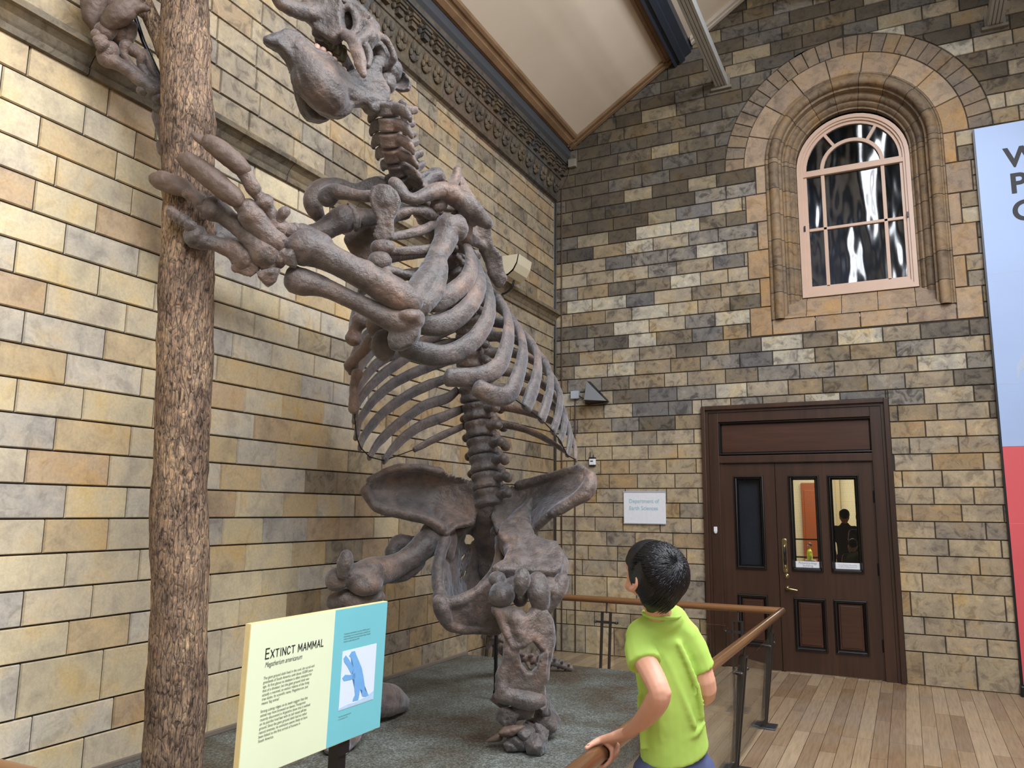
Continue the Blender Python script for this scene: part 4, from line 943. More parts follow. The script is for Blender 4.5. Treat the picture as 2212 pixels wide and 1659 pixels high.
# ---------------------------------------------------------------- information sign
t = thing('information_panel', 'cream and turquoise information panel headed Extinct mammal on a dark post', 'sign', (-1.97, 2.46, .285))
def SG(y, z, off=0):   # a point on the panel face
    return Vector((-1.90-.035*(1.33-z)+off, y, z))
def sgbox(bm, y0, y1, z0, z1, o0, o1):
    v = [bm.verts.new(SG(y, z, o)) for o in (o0, o1) for y, z in ((y0, z0), (y1, z0), (y1, z1), (y0, z1))]
    for f in ((3, 2, 1, 0), (4, 5, 6, 7), (0, 1, 5, 4), (1, 2, 6, 5), (2, 3, 7, 6), (3, 0, 4, 7)): bm.faces.new([v[i] for i in f])
M_CREAM = plain('pale_green_cream_print', lin(222, 232, 200), .45, 0, .4, 2); M_TURQ = plain('turquoise_print', lin(116, 192, 204), .45, 0, .4, 2)
bm = bmesh.new(); sgbox(bm, 1.961, 2.709, .848, 1.332, -.022, 0)
obj('board', bm, plain('board_edge', lin(226, 206, 150), .5), t)
bm = bmesh.new(); sgbox(bm, 1.963, 2.382, .850, 1.330, 0, .0012); obj('cream_face', bm, M_CREAM, t)
bm = bmesh.new(); sgbox(bm, 2.382, 2.708, .850, 1.330, 0, .0012); obj('turquoise_face', bm, M_TURQ, t)
SU = (SG(2, 1.3)-SG(2, .9)).normalized()
def stext(name, body, size, y, z, m, sx=1, **k): return text(name, body, size, SG(y, z, .0022), YA, SU, m, t, sx, **k)
M_INKS = plain('dark_grey_print', lin(88, 92, 84), .6)
def strokes(word, y, z, h, wd, sp, th, name='heading_text'):
    G = {'E': [(0,0,0,1),(0,0,.9,0),(0,.52,.8,.52),(0,1,.9,1)], 'X': [(0,0,1,1),(0,1,1,0)], 'T': [(.5,0,.5,1),(0,1,1,1)], 'I': [(.5,0,.5,1)], 'N': [(0,0,0,1),(0,1,1,0),(1,0,1,1)],
         'C': [(.95,.82,.68,1),(.68,1,.32,1),(.32,1,.04,.74),(.04,.74,.04,.26),(.04,.26,.32,0),(.32,0,.68,0),(.68,0,.95,.18)], 'M': [(0,0,.06,1),(.06,1,.5,.25),(.5,.25,.94,1),(.94,1,1,0)], 'A': [(0,0,.5,1),(.5,1,1,0),(.2,.36,.8,.36)], 'L': [(0,1,0,0),(0,0,.85,0)]}
    W = {'I': .3, 'M': 1.25, 'L': .8}
    for c in word:
        if c == ' ': y += wd*.75; continue
        w_ = wd*W.get(c, 1); bm = bmesh.new()
        for (a, b, c2, d) in G[c]:
            p0 = SG(y+a*w_, z+b*h, .0020); p1 = SG(y+c2*w_, z+d*h, .0020); v = (p1-p0); L = v.length; v.normalize()
            obox(bm, (p0+p1)/2, v, v.cross(XA), XA, L+th, th, .0008)
        obj(name, bm, M_INK, t); y += w_+sp
strokes('E', 2.038, 1.213, .031, .017, .006, .0034); strokes('XTINCT MAMMAL', 2.062, 1.213, .0235, .0150, .0068, .0030)
stext('species_text', 'Megatherium americanum', .0235, 2.038, 1.186, M_INKS, .72, shear=.25)
B1 = 'The giant ground sloth lived in the cool, dry scrub and\ngrasslands of South America until about 10,000 years\nago. At first glance its skeleton is often mistaken for\nthat of a dinosaur, but the giant ground sloth was\nactually a mammal, an extinct relative of the living\ntree sloths. Its scientific name, Megatherium, just\nmeans \u2018big animal\u2019.'
B2_ = 'Strong cutting ridges on its teeth suggest that the\nanimal may have browsed on leaves. Footprints\nrecently discovered in Argentina show that it walked\non its pad-like hind feet with its tail raised off the\nground. Since the giant ground sloth had no other\nnatural enemies, its extinction seems likely to have\nbeen linked to the first arrival of humans in\nSouth America.'
stext('body_text', B1, .0128, 2.037, 1.148, M_INKS, .88, ls=1.02); stext('body_text', B2_, .0128, 2.036, 1.045, M_INKS, .88, ls=1.02)
stext('small_text', 'The skeleton is made of plaster. It was made in 1849 from casts of\nbones belonging to two or more partial skeletons, obtained for the\ncollections of the British Museum and the Royal College of Surgeons.\nIt has been on public display since 1850.', .0074, 2.440, 1.236, M_INKS, .80, ls=1.25)
stext('small_text', 'This shows the giant ground sloth\nas it would appear in life.', .0064, 2.440, .942, M_INKS, .85, ls=1.4)
bm = bmesh.new(); sgbox(bm, 2.439, 2.650, .966, 1.176, .0012, .0022); pic = obj('picture', bm, plain('picture_ground', lin(214, 226, 244), .5, 0, .4, 3), t)
bm = bmesh.new()
for pts_ in ([(2.478, 1.155), (2.492, 1.168), (2.512, 1.168), (2.522, 1.152), (2.540, 1.128), (2.562, 1.098), (2.578, 1.060), (2.588, 1.030), (2.590, 1.012), (2.612, .994), (2.618, .987), (2.600, .985), (2.578, .990), (2.572, .998), (2.575, 1.012), (2.560, 1.02), (2.556, .992), (2.552, .982), (2.518, .984), (2.522, .996), (2.530, 1.004), (2.524, 1.03), (2.522, 1.060), (2.505, 1.072), (2.512, 1.100), (2.503, 1.128), (2.490, 1.146)], [(2.512, 1.105), (2.480, 1.142), (2.458, 1.160), (2.446, 1.150), (2.452, 1.136), (2.470, 1.120), (2.500, 1.085)], [(2.524, 1.086), (2.492, 1.084), (2.462, 1.090), (2.446, 1.080), (2.458, 1.068), (2.496, 1.066), (2.524, 1.066)]):
    extrude_poly(bm, [SG(y, z, .0024) for y, z in pts_], Vector((.0006, 0, 0)))
put2(obj('animal_figure', bm, plain('blue_picture_print', lin(112, 168, 222), .6, 0, .4, 40)), pic, t)
bm = bmesh.new(); extrude_poly(bm, [SG(y, z, .0023) for y, z in [(2.440, .968), (2.648, .968), (2.648, .998), (2.60, .985), (2.53, .978), (2.49, .980), (2.440, .975)]], Vector((.0004, 0, 0))); put2(obj('picture_snow', bm, plain('light_blue_print', lin(176, 206, 236), .6)), pic, t)
bm = bmesh.new(); obox(bm, Vector((-1.957, 2.50, .285+.28)), XA, YA, ZA, .045, .045, .60); box(bm, (-2.03, 2.43, .285), (-1.89, 2.57, .297), .003); obj('post', bm, M_BLACK, t)
bm = bmesh.new(); box(bm, (-1.945, 2.10, .96), (-1.925, 2.60, .99)); box(bm, (-1.945, 2.47, .8), (-1.925, 2.53, 1.2)); obj('back_bracket', bm, M_BLACK, t)
# ---------------------------------------------------------------- ground sloth skeleton
sk = thing('sloth_skeleton', 'dark brown upright giant ground sloth skeleton gripping the tree trunk on the plinth', 'skeleton', tuple(at(1105, 1560, 4.62)))
CH = at(950, 700, 5.45)      # middle of the chest
AXT = (at(930, 480, 5.35)-at(1010, 880, 5.6)).normalized()
def radial(p):
    v = p-CH; return (v-AXT*v.dot(AXT)).normalized()
def rib(pts, r0=.030, r1=.030, end=1.0):
    bm = bmesh.new(); n = len(pts); L = []
    for i, p in enumerate(pts):
        f = i/(n-1); w_ = r0+(r1-r0)*f
        if i == 0: w_ *= .75
        if i == n-1: w_ *= end
        L.append((at(*p[:3]), w_*.72, w_*1.32))
    tube(bm, L, 12, 6, radial)
    o = obj('rib', bm, M_BONE, sk, True)
    d = o.modifiers.new('relief', 'DISPLACE'); d.texture = clouds(.07); d.strength = .010; d.mid_level = .5
    return o
def rock(name, c, rad, seed, m=M_BONE, ax=CAMAX, vox=.0065, sm=2):
    rg = random.Random(seed); bm = bmesh.new(); vs = []
    for k in range(16):
        v = Vector((rg.gauss(0, 1), rg.gauss(0, 1), rg.gauss(0, 1))).normalized()*rg.uniform(.86, 1.12); vs.append(bm.verts.new(c+ax[0]*v.x*rad[0]+ax[1]*v.y*rad[1]+ax[2]*v.z*rad[2]))
    h = bmesh.ops.convex_hull(bm, input=vs); bmesh.ops.delete(bm, geom=[v for v in bm.verts if not v.link_faces], context='VERTS')
    g = Org(); g.bm.free(); g.bm = bm; return g.build(name, m, sk, vox, sm, .014, .04)
def Rb(*p): return p
LR = [  # ribs on the animal's right (image left); spine to tip
 [(1004,919,5.95),(948,944,5.80),(895,971,5.65)],
 [(1000,883,5.98),(961,899,5.85),(910,919,5.65),(862,954,5.40),(829,995,5.15)],
 [(988,843,6.0),(963,861,5.95),(917,876,5.75),(862,914,5.45),(821,952,5.22),(798,987,5.05)],
 [(985,812,6.0),(930,830,5.85),(882,853,5.65),(826,893,5.38),(788,939,5.12),(778,967,5.0)],
 [(1000,772,6.0),(948,785,5.9),(902,802,5.72),(847,830,5.5),(806,866,5.28),(778,906,5.08),(769,944,4.95)],
 [(1000,738,6.0),(950,745,5.88),(897,762,5.7),(842,797,5.45),(804,830,5.25),(773,871,5.02),(766,909,4.9)],
 [(998,702,5.95),(935,728,5.8),(872,757,5.58),(826,777,5.4),(796,805,5.22),(771,843,5.0),(764,881,4.88)],
 [(990,662,5.9),(905,705,5.7),(850,730,5.5),(811,752,5.35),(786,782,5.15),(766,818,4.97),(761,848,4.86)],
 [(980,620,5.82),(895,655,5.6),(840,690,5.42),(801,716,5.28),(778,742,5.12),(763,772,4.96),(758,802,4.85)],
 [(965,582,5.75),(900,590,5.5),(830,605,5.3),(783,628,5.15),(771,658,5.05),(761,704,4.95),(759,734,4.85)],
 [(945,545,5.65),(890,548,5.42),(830,560,5.2),(790,590,5.05),(780,625,4.95)]]
for i, r in enumerate(LR): rib(r, .030 if i else .024, .030 if i else .022, .8)
RR = [
 ([(1035,912,5.88),(1062,916,5.95),(1100,919,5.95),(1150,934,5.85),(1193,957,5.65),(1222,976,5.5)], .026, .018),
 ([(1030,872,5.92),(1049,873,6.0),(1100,881,6.0),(1150,893,5.95),(1195,912,5.8),(1230,938,5.6),(1241,963,5.45),(1243,993,5.3)], .030, .020),
 ([(1025,835,5.95),(1090,838,6.05),(1150,852,6.0),(1193,876,5.85),(1220,903,5.6),(1231,935,5.4),(1229,962,5.3),(1225,983,5.25)], .030, .022),
 ([(1020,800,5.97),(1080,802,6.05),(1125,810,6.05),(1171,830,5.95),(1203,860,5.75),(1219,893,5.5),(1218,924,5.35),(1210,952,5.2)], .030, .026),
 ([(1015,760,5.95),(1044,762,6.0),(1112,764,6.05),(1163,785,5.95),(1194,818,5.7),(1209,852,5.5),(1207,890,5.3),(1195,932,5.1)], .030, .030),
 ([(1010,725,5.92),(1049,727,6.0),(1100,729,6.0),(1140,747,5.9),(1172,776,5.7),(1188,810,5.45),(1187,845,5.25),(1179,876,5.1),(1169,906,5.0)], .030, .034),
 ([(1003,690,5.9),(1059,694,5.95),(1100,703,5.9),(1135,728,5.75),(1156,755,5.5),(1162,785,5.3),(1158,820,5.1),(1148,848,5.0),(1137,880,4.9)], .030, .042),
 ([(992,650,5.85),(1040,652,5.9),(1075,662,5.8),(1105,690,5.6),(1124,720,5.35),(1130,755,5.15),(1125,792,5.0),(1114,826,4.85),(1098,853,4.78),(1068,855,4.7),(1031,838,4.65)], .030, .048),
 ([(980,610,5.8),(1020,612,5.8),(1055,628,5.65),(1085,658,5.4),(1099,698,5.15),(1094,748,4.95),(1076,792,4.8),(1034,814,4.7),(968,815,4.6)], .030, .050),
 ([(965,575,5.7),(1000,570,5.7),(1035,585,5.55),(1054,618,5.3),(1059,660,5.05),(1047,703,4.9),(1018,740,4.78),(973,765,4.68),(928,766,4.6),(874,751,4.55)], .030, .054),
 ([(950,540,5.6),(980,532,5.6),(1010,540,5.45),(1033,578,5.2),(1037,615,5.0),(1020,653,4.85),(990,684,4.75),(950,703,4.68),(908,700,4.6)], .030, .054),
 ([(930,505,5.5),(965,500,5.45),(1000,520,5.25),(1018,560,5.05),(1011,600,4.9),(984,628,4.8),(945,650,4.7),(908,650,4.62)], .030, .054),
 ([(910,470,5.4),(935,462,5.3),(945,475,5.1),(925,492,4.95),(890,503,4.85),(846,512,4.75)], .026, .022),
 ([(920,490,5.45),(955,488,5.4),(975,510,5.15),(960,530,4.95),(918,540,4.82),(838,543,4.72)], .026, .024)]
for p, a, b in RR: rib(p, a, b, .85)
def cost(pts, r):   # sternal rib segments
    g = Org(); g.t([(*p, r*(1.25 if i in (0, len(pts)-1) else .85)) for i, p in enumerate(pts)]); g.build('sternal_rib', M_BONE, sk, .009, 2, .012, .05)
cost([(803,734,4.80),(785,757,4.82),(766,776,4.84),(759,790,4.86)], .034); cost([(778,693,4.84),(768,712,4.85),(764,730,4.86)], .040)
cost([(771,808,4.82),(766,830,4.84),(765,848,4.84),(764,882,4.86)], .026); cost([(812,745,4.74),(828,728,4.70),(842,712,4.68)], .028)
cost([(833,583,4.70),(860,588,4.72),(892,598,4.76)], .024); cost([(842,470,4.78),(880,455,4.82),(912,455,4.9),(932,462,5.0)], .030)
# sternum segments
for (x, y, d, rx, ry) in ((827,534,4.72,.070,.045),(820,564,4.70,.068,.056),(827,598,4.68,.055,.045),(822,640,4.64,.050,.06),(818,700,4.62,.066,.085),(829,745,4.58,.066,.090)):
    g = Org(); g.e((x, y, d), (rx, ry, .040)); g.e((x+3, y+ry*180, d+.01), (rx*.6, ry*.5, .035)); g.build('sternum_segment', M_BONE, sk, .010, 3, .016, .06)
g = Org(); g.plate([(800,422),(806,406),(820,399),(840,402),(856,414),(864,434),(859,455),(848,474),(849,498),(850,514),(838,521),(816,520),(808,508),(818,490),(819,474),(806,456)], 4.72, .045); g.e((831,430,4.72), (.075,.075,.038)); g.build('sternum_segment', M_BONE, sk, .008, 2, .012, .06)
# vertebrae
def vertebra(p, up, back, r, h, sp, tr, nm='vertebra', spr=.030, lift=.2):
    up = up.normalized(); back = (back-up*back.dot(up)).normalized(); lat = up.cross(back); g = Org(); p = Vector(p)
    g.t([(p-up*h*.48, r*.98), (p-up*h*.30, r*1.0), (p, r*.86), (p+up*h*.30, r*.98), (p+up*h*.48, r*.96)], sub=3, ck=.06)
    g.t([(p+back*r*.8, r*.42), (p+back*(r+sp*.5)-up*sp*lift, spr*1.0), (p+back*(r+sp)-up*sp*lift*2, spr*1.25)], hint=lat)
    for k in (-1, 1):
        g.t([(p+back*r*.3+lat*k*r*.7, r*.34), (p+back*r*.3+lat*k*(r+tr*.6)-up*h*.05, r*.24), (p+back*r*.25+lat*k*(r+tr)-up*h*.15, r*.30)])
        g.e(p+back*r*1.05+lat*k*r*.55+up*h*.5, (r*.30,)*3); g.e(p+back*r*1.1+lat*k*r*.5-up*h*.5, (r*.28,)*3)
    return g.build(nm, M_BONE, sk, .0075, 2, .008, .05)
BK = Vector((.12, .98, .05))
LUM = [(1055,1078,5.74),(1050,1042,5.79),(1045,1003,5.84),(1039,966,5.88),(1034,928,5.92),(1029,889,5.95),(1023,851,5.97),(1019,813,5.98),(1015,775,5.98),(1013,737,5.96),(1010,700,5.93),(1003,663,5.88),(993,626,5.82),(982,590,5.75),(968,556,5.66),(952,522,5.56),(935,489,5.46),(918,460,5.37),(902,434,5.29)]
for i, p in enumerate(LUM):
    a = at(*LUM[max(0, i-1)]); b = at(*LUM[min(len(LUM)-1, i+1)]); r = (.106 if i < 9 else .104-.003*(i-8))
    vertebra(at(*p), b-a, (BK+Vector((.35, 0, 0)) if i < 7 else BK+Vector((.25, 0, 0))), r, .116 if i < 12 else .096, .13 if i > 3 else .10, .06 if i > 5 else .10, 'vertebra', .028, .5)
CER = [(886,412,5.20),(872,388,5.14),(862,360,5.07),(852,330,5.00),(845,300,4.95),(842,268,4.91),(839,236,4.88)]
for i, p in enumerate(CER):
    a = at(*CER[max(0, i-1)]); b = at(*CER[min(len(CER)-1, i+1)]); up = (b-a).normalized()
    c = at(*p); side = (RX*.58+FW*.80-ZA*.05); sd = (side-up*side.dot(up)).normalized(); lt = up.cross(sd); g = Org(); r = .084-.003*i
    g.t([(c-up*.036, r), (c, r*.88), (c+up*.032, r)], sub=3, ck=.08)
    for k in (-1, 1):     # wing-like transverse processes, flat and hooked downwards
        o_ = c+sd*.0+lt*k*r*.6
        g.t([(o_, .036, .028), (o_+lt*k*.060-up*.004, .034, .026), (o_+lt*k*.105-up*.024, .034, .020), (o_+lt*k*.135-up*.052, .018, .014), (o_+lt*k*.142-up*.074, .008, .010)], hint=up)
        g.e(c+sd*.085+lt*k*.045+up*.030, .024); g.e(c+sd*.095+lt*k*.045-up*.035, .022)
    g.t([(c+sd*.05, .038), (c+sd*.11, .030, .018), (c+sd*(.20 if i < 6 else .24)-up*.016, .022, .016)], hint=up)
    g.build('neck_vertebra', M_BONE, sk, .0075, 2, .008, .05)
# first thoracic process with broad end
g = Org(); g.t([(905,400,5.28,.05),(925,385,5.34,.045),(942,378,5.38,.05),(950,385,5.4,.04)]); g.build('vertebral_process', M_BONE, sk, .009, 2, .010)
# ---- skull
g = Org()
g.t([(560,-62,4.42,.02),(592,-22,4.44,.032),(604,4,4.45,.030),(625,16,4.50,.040),(660,26,4.60,.048),(692,32,4.68,.07)])
g.plate([(640,22),(690,-14),(740,8),(736,40),(742,76),(722,92),(694,76),(665,46)], 4.68, .10); g.plate([(735,4),(778,18),(803,40),(792,52),(768,34),(752,16)], 4.74, .09); g.plate([(772,42),(800,52),(818,80),(800,104),(776,92),(764,76)], 4.72, .08); g.e((708,40,4.74), (.10,.12,.12)); g.t([(690,10,4.78,.07),(730,32,4.80,.085),(775,66,4.88,.085),(812,100,4.95,.080),(835,130,5.0,.070)])
g.t([(690,-30,4.75,.06),(720,0,4.80,.075),(765,30,4.88,.07),(800,62,4.94,.06)])
g.e((695,70,4.70), (.055,.045,.05)); g.e((845,152,5.0), (.07,.075,.08))
g.plate([(672,48),(704,58),(742,104),(764,146),(748,162),(716,134),(686,98)], 4.94, .07)
# orbit rim
g.t([(736,44,4.70,.018),(739,24,4.70,.018),(752,16,4.70,.018),(764,26,4.70,.018),(771,48,4.69,.020),(766,70,4.67,.022),(752,76,4.66,.024),(740,64,4.68,.020),(736,44,4.70,.018)], seg=8)
# zygomatic arch with descending process
g.t([(745,74,4.66,.030),(762,88,4.62,.034,.024),(772,112,4.59,.036,.024),(779,140,4.57,.032,.020),(786,164,4.56,.014,.012)]); g.t([(768,92,4.62,.026),(788,78,4.66,.030),(800,60,4.70,.026),(802,44,4.74,.012)]); g.t([(788,80,4.66,.026),(812,76,4.74,.022),(832,84,4.82,.018),(845,106,4.86,.017),(850,124,4.88,.019),(842,138,4.90,.022)])
g.t([(815,100,4.88,.03),(822,118,4.88,.03),(830,140,4.9,.03)])
g.t([(790,100,4.66,.022),(798,120,4.66,.020),(794,142,4.64,.014)])
# occiput flange
g.plate([(838,142),(858,146),(876,160),(888,180),(884,194),(866,197),(848,190),(838,172)], 5.0, .035, (862,172,5.06)); g.e((838,180,4.95), (.05,.06,.06))
skull = g.build('skull', M_BONE, sk, .0075, 2, .012, .05)
g = Org()     # lower jaw: near and far halves joined at the spout
near = [(575,88),(582,78),(596,78),(611,68),(636,74),(655,90),(673,107),(700,118),(722,140),(747,162),(765,153),(778,160),(796,146),(806,126),(820,126),(822,136),(812,158),(822,176),(834,197),(833,216),(824,232),(808,245),(796,240),(788,228),(770,226),(756,230),(752,243),(738,252),(718,253),(697,243),(684,224),(668,205),(645,192),(636,172),(633,147),(622,128),(608,110),(588,98)]
def jd(x): return 4.42+(x-575)*.0019
g.plate([(x, y, jd(x)) for x, y in near], 0, .085)
g.t([(640,108,jd(640)-.01,.060),(662,140,jd(665)-.02,.095),(685,175,jd(690)-.03,.125),(710,205,jd(715)-.03,.118),(726,222,jd(730),.085)]); g.t([(700,160,jd(700)-.01,.085),(740,196,jd(740)-.01,.070),(785,212,jd(785)-.01,.045),(818,222,jd(818),.045)])
g.t([(577,86,4.40,.020),(590,88,4.43,.032),(615,88,4.50,.045),(640,104,4.54,.062)])
g.e((828,206,4.90), (.035,.05,.045)); g.t([(800,205,4.86,.035),(812,170,4.87,.026),(818,134,4.88,.016)])
far = [(600,84),(622,76),(648,96),(668,150),(700,200),(722,236),(712,256),(694,262),(672,257),(657,240),(648,214),(640,170),(625,125)]
g.plate([(x, y, jd(x)+.26) for x, y in far], 0, .10); g.t([(655,140,4.83,.06),(664,185,4.85,.085),(680,225,4.88,.085),(694,245,4.9,.05)]); g.t([(720,215,4.95,.05),(780,215,5.05,.04),(810,210,5.1,.04),(838,165,5.1,.02)])
g.build('lower_jaw', M_BONE, skull if False else sk, .0085, 3, .014, .08)
for i, (x, y) in enumerate(((682,106),(695,113),(708,123),(719,134),(729,145),(739,156))):
    g = Org(); d = jd(x)+.02; g.t([(x, y+6, d, .022), (x+2, y-3, d, .022, .018), (x+4, y-7, d, .020, .012)]); g.build('lower_tooth', M_TOOTH, sk, .004, 1, 0)
for i, (x, y) in enumerate(((697,70),(708,82),(719,95),(730,108),(741,122))):
    g = Org(); d = 4.68+.02*i; g.t([(x, y-16, d, .026), (x, y-2, d, .026, .02), (x-2, y+8, d, .022, .014)]); g.build('upper_tooth', M_TOOTHD, sk, .005, 1, .006, .03)
# ---- shoulder girdle
g = Org(); g.t([(822,424,4.80,.040),(806,424,4.80,.032),(775,424,4.82,.030),(746,417,4.84,.036),(722,414,4.87,.046),(708,426,4.90,.058)]); g.build('clavicle', M_BONE, sk, .009, 3, .010)
g = Org(); g.t([(852,396,4.80,.034),(862,408,4.79,.036),(874,424,4.79,.034),(894,430,4.82,.030),(918,422,4.86,.036),(940,412,4.92,.044),(958,412,4.96,.050)]); g.build('clavicle', M_BONE, sk, .009, 3, .010)
g = Org(); g.t([(836,396,5.30,.03),(815,392,5.28,.04,.02),(770,410,5.2,.045,.03),(733,401,5.12,.038),(704,405,5.08,.052),(684,418,5.05,.058),(676,438,5.04,.054),(682,458,5.06,.044),(692,472,5.1,.026)]); g.plate([(733,398),(770,402),(798,388),(815,385),(838,396),(828,412),(790,420),(755,420)], 5.16, .04)
g.plate([(760,470),(806,455),(850,470),(830,520),(800,590),(780,610),(768,560),(745,520)], 5.38, .03); g.t([(800,470,5.22,.05),(770,474,5.15,.06),(762,476,5.12,.06,.04)]); g.plate([(752,440),(762,444),(775,466),(776,490),(768,500),(764,480),(756,460)], 5.08, .03)
g.plate([(812,440),(850,430),(900,440),(880,470),(830,480)], 5.0, .05)
g.build('shoulder_blade', M_BONE, sk, .011, 3, .014, .1)
g = Org()
g.t([(987,368,5.22,.022,.03),(984,385,5.20,.024),(978,402,5.14,.030),(985,424,5.06,.060),(1005,438,5.02,.062),(1024,456,5.04,.052),(1040,472,5.1,.045),(1053,484,5.14,.030)])
g.t([(958,412,4.98,.052),(975,418,4.98,.06)]); g.t([(940,446,4.98,.03),(950,442,5.0,.04)])
g.plate([(980,395,5.28),(990,372,5.26),(1010,405,5.28),(1035,450,5.28),(1057,486,5.3),(1060,526,5.34),(1080,552,5.38),(1088,600,5.42),(1086,614,5.42),(1074,620,5.42),(1064,606,5.42),(1056,585,5.40),(1048,562,5.38),(1032,523,5.3),(1008,512,5.2),(1000,480,5.15),(1012,455,5.15)], 0, .034)
g.t([(990,470,5.10,.05),(1002,490,5.10,.048),(1006,512,5.14,.040),(1028,523,5.25,.024),(1055,535,5.36,.018)]); g.t([(1005,460,5.04,.04),(1020,478,5.08,.030)]); g.t([(1088,600,5.42,.02),(1078,614,5.42,.022)])
g.build('shoulder_blade', M_BONE, sk, .010, 3, .016, .07)
# ---- near (left) arm
g = Org(); g.e((988,492,4.95), (.060,.078,.075)); g.t([(968,488,4.92,.072),(962,520,4.88,.064),(948,548,4.80,.056),(934,576,4.70,.056),(918,606,4.60,.064),(900,632,4.52,.070),(888,652,4.47,.072)])
g.t([(950,560,4.74,.035),(949,590,4.66,.045),(946,612,4.62,.042),(932,640,4.56,.050),(905,660,4.48,.060)]); g.e((895,672,4.46), (.05,.05,.06)); g.e((870,660,4.46), (.06,.05,.06))
g.build('humerus', M_BONE, sk, .011, 3, .018, .08)
g = Org(); g.t([(888,652,4.40,.062),(862,640,4.38,.082),(830,620,4.35,.080),(800,603,4.32,.072),(763,584,4.29,.066),(722,562,4.27,.069),(690,545,4.25,.080),(666,535,4.23,.094),(655,534,4.22,.090)]); g.e((652,500,4.22), (.036,.036,.04)); g.t([(650,500,4.22,.036),(672,512,4.23,.045),(700,528,4.24,.045)]); g.e((655,555,4.21), (.045,.042,.05))
g.t([(770,566,4.28,.02),(795,578,4.30,.028),(810,594,4.31,.026)])
g.build('radius', M_BONE, sk, .010, 3, .012, .09)
g = Org(); g.t([(892,690,4.40,.062),(862,694,4.39,.066),(828,682,4.37,.052),(790,662,4.34,.044),(750,643,4.31,.041),(712,626,4.29,.046),(680,614,4.27,.056),(652,609,4.25,.068),(642,607,4.25,.066)]); g.plate([(900,676),(906,700),(903,726),(890,744),(868,754),(846,752),(842,730),(850,706),(862,684)], 4.41, .10); g.e((884,684,4.36), (.06,.035,.05)); g.t([(845,700,4.38,.03),(822,688,4.36,.03)])
g.e((638,594,4.25), (.045,.04,.05))
g.build('ulna', M_BONE, sk, .010, 3, .012, .08)
for (x, y, d, r) in ((627,500,4.20,(.042,.038,.04)),(630,526,4.20,(.040,.035,.045)),(628,556,4.19,(.048,.046,.05)),(606,524,4.17,(.040,.045,.045)),(604,552,4.17,(.036,.046,.045)),(585,566,4.16,(.058,.040,.05)),(580,592,4.16,(.046,.050,.05)),(534,578,4.17,(.062,.050,.045))):
    rock('carpal_bone', at(x, y, d), tuple(q*1.38 for q in r), int(x*7+y))
MC = [[(600,492,4.16,.040),(588,470,4.14,.026),(576,450,4.12,.026),(571,438,4.10,.034)],
      [(590,520,4.15,.050),(572,500,4.13,.048),(556,482,4.11,.046),(542,462,4.09,.050),(536,452,4.08,.040)],
      [(572,545,4.15,.060),(545,515,4.14,.042),(510,486,4.14,.034),(480,462,4.13,.036),(464,452,4.12,.050)],
      [(532,560,4.17,.055),(505,540,4.16,.038),(470,528,4.14,.026),(440,522,4.12,.030),(424,512,4.11,.046)]]
for m_ in MC: g = Org(); g.t([(a, b, c, e*1.32) for a, b, c, e in m_]); g.build('metacarpal', M_BONE, sk, .0075, 3, .014, .05)
g = Org(); g.t([(598,488,4.14,.024),(604,472,4.13,.020),(612,460,4.12,.026),(617,456,4.12,.024)]); g.build('thumb_bone', M_BONE, sk, .006, 2, .010)
def phal(name, pts, m=M_BONE, vox=.007, dp=.012): g = Org(); g.t(pts); return g.build(name, m, sk, vox, 2, dp, .05)
phal('finger_bone', [(566,434,4.09,.032),(558,424,4.08,.026),(550,412,4.07,.034)]); phal('finger_bone', [(548,408,4.06,.038),(538,390,4.05,.034),(525,370,4.04,.036)])
phal('claw', [(524,366,4.03,.040),(510,352,4.02,.046),(488,334,4.01,.048),(466,316,4.0,.044),(454,308,4.0,.040)], M_CLAW, .007, .014); phal('claw', [(456,312,4.01,.034,.026),(440,304,4.01,.032,.02),(424,295,4.01,.022,.014),(416,290,4.01,.008)], M_CLAW, .005, .004)
phal('finger_bone', [(528,452,4.07,.036),(516,440,4.06,.034),(508,430,4.05,.036)])
phal('claw', [(510,430,4.04,.046),(488,412,4.03,.052),(460,388,4.02,.054),(430,364,4.02,.050),(404,348,4.02,.044),(397,345,4.02,.030)], M_CLAW, .007, .014); phal('claw', [(400,348,4.03,.022),(390,344,4.03,.014),(382,342,4.03,.006)], M_CLAW, .004, 0)
phal('finger_bone', [(450,452,4.11,.036),(438,444,4.11,.034),(432,436,4.11,.036)]); phal('finger_bone', [(436,436,4.10,.034),(420,424,4.10,.030),(408,416,4.10,.036)])
phal('claw', [(404,412,4.11,.040),(388,403,4.11,.048),(362,394,4.12,.050),(342,388,4.13,.046),(336,386,4.13,.034)], M_CLAW, .007, .014)
for a in ((412,488),(398,476),(386,470),(374,461)): phal('finger_bone', [(a[0]+5, a[1]+5, 4.07, .024), (a[0], a[1], 4.065, .029), (a[0]-5, a[1]-5, 4.06, .025)], M_BONE, .005, .006)
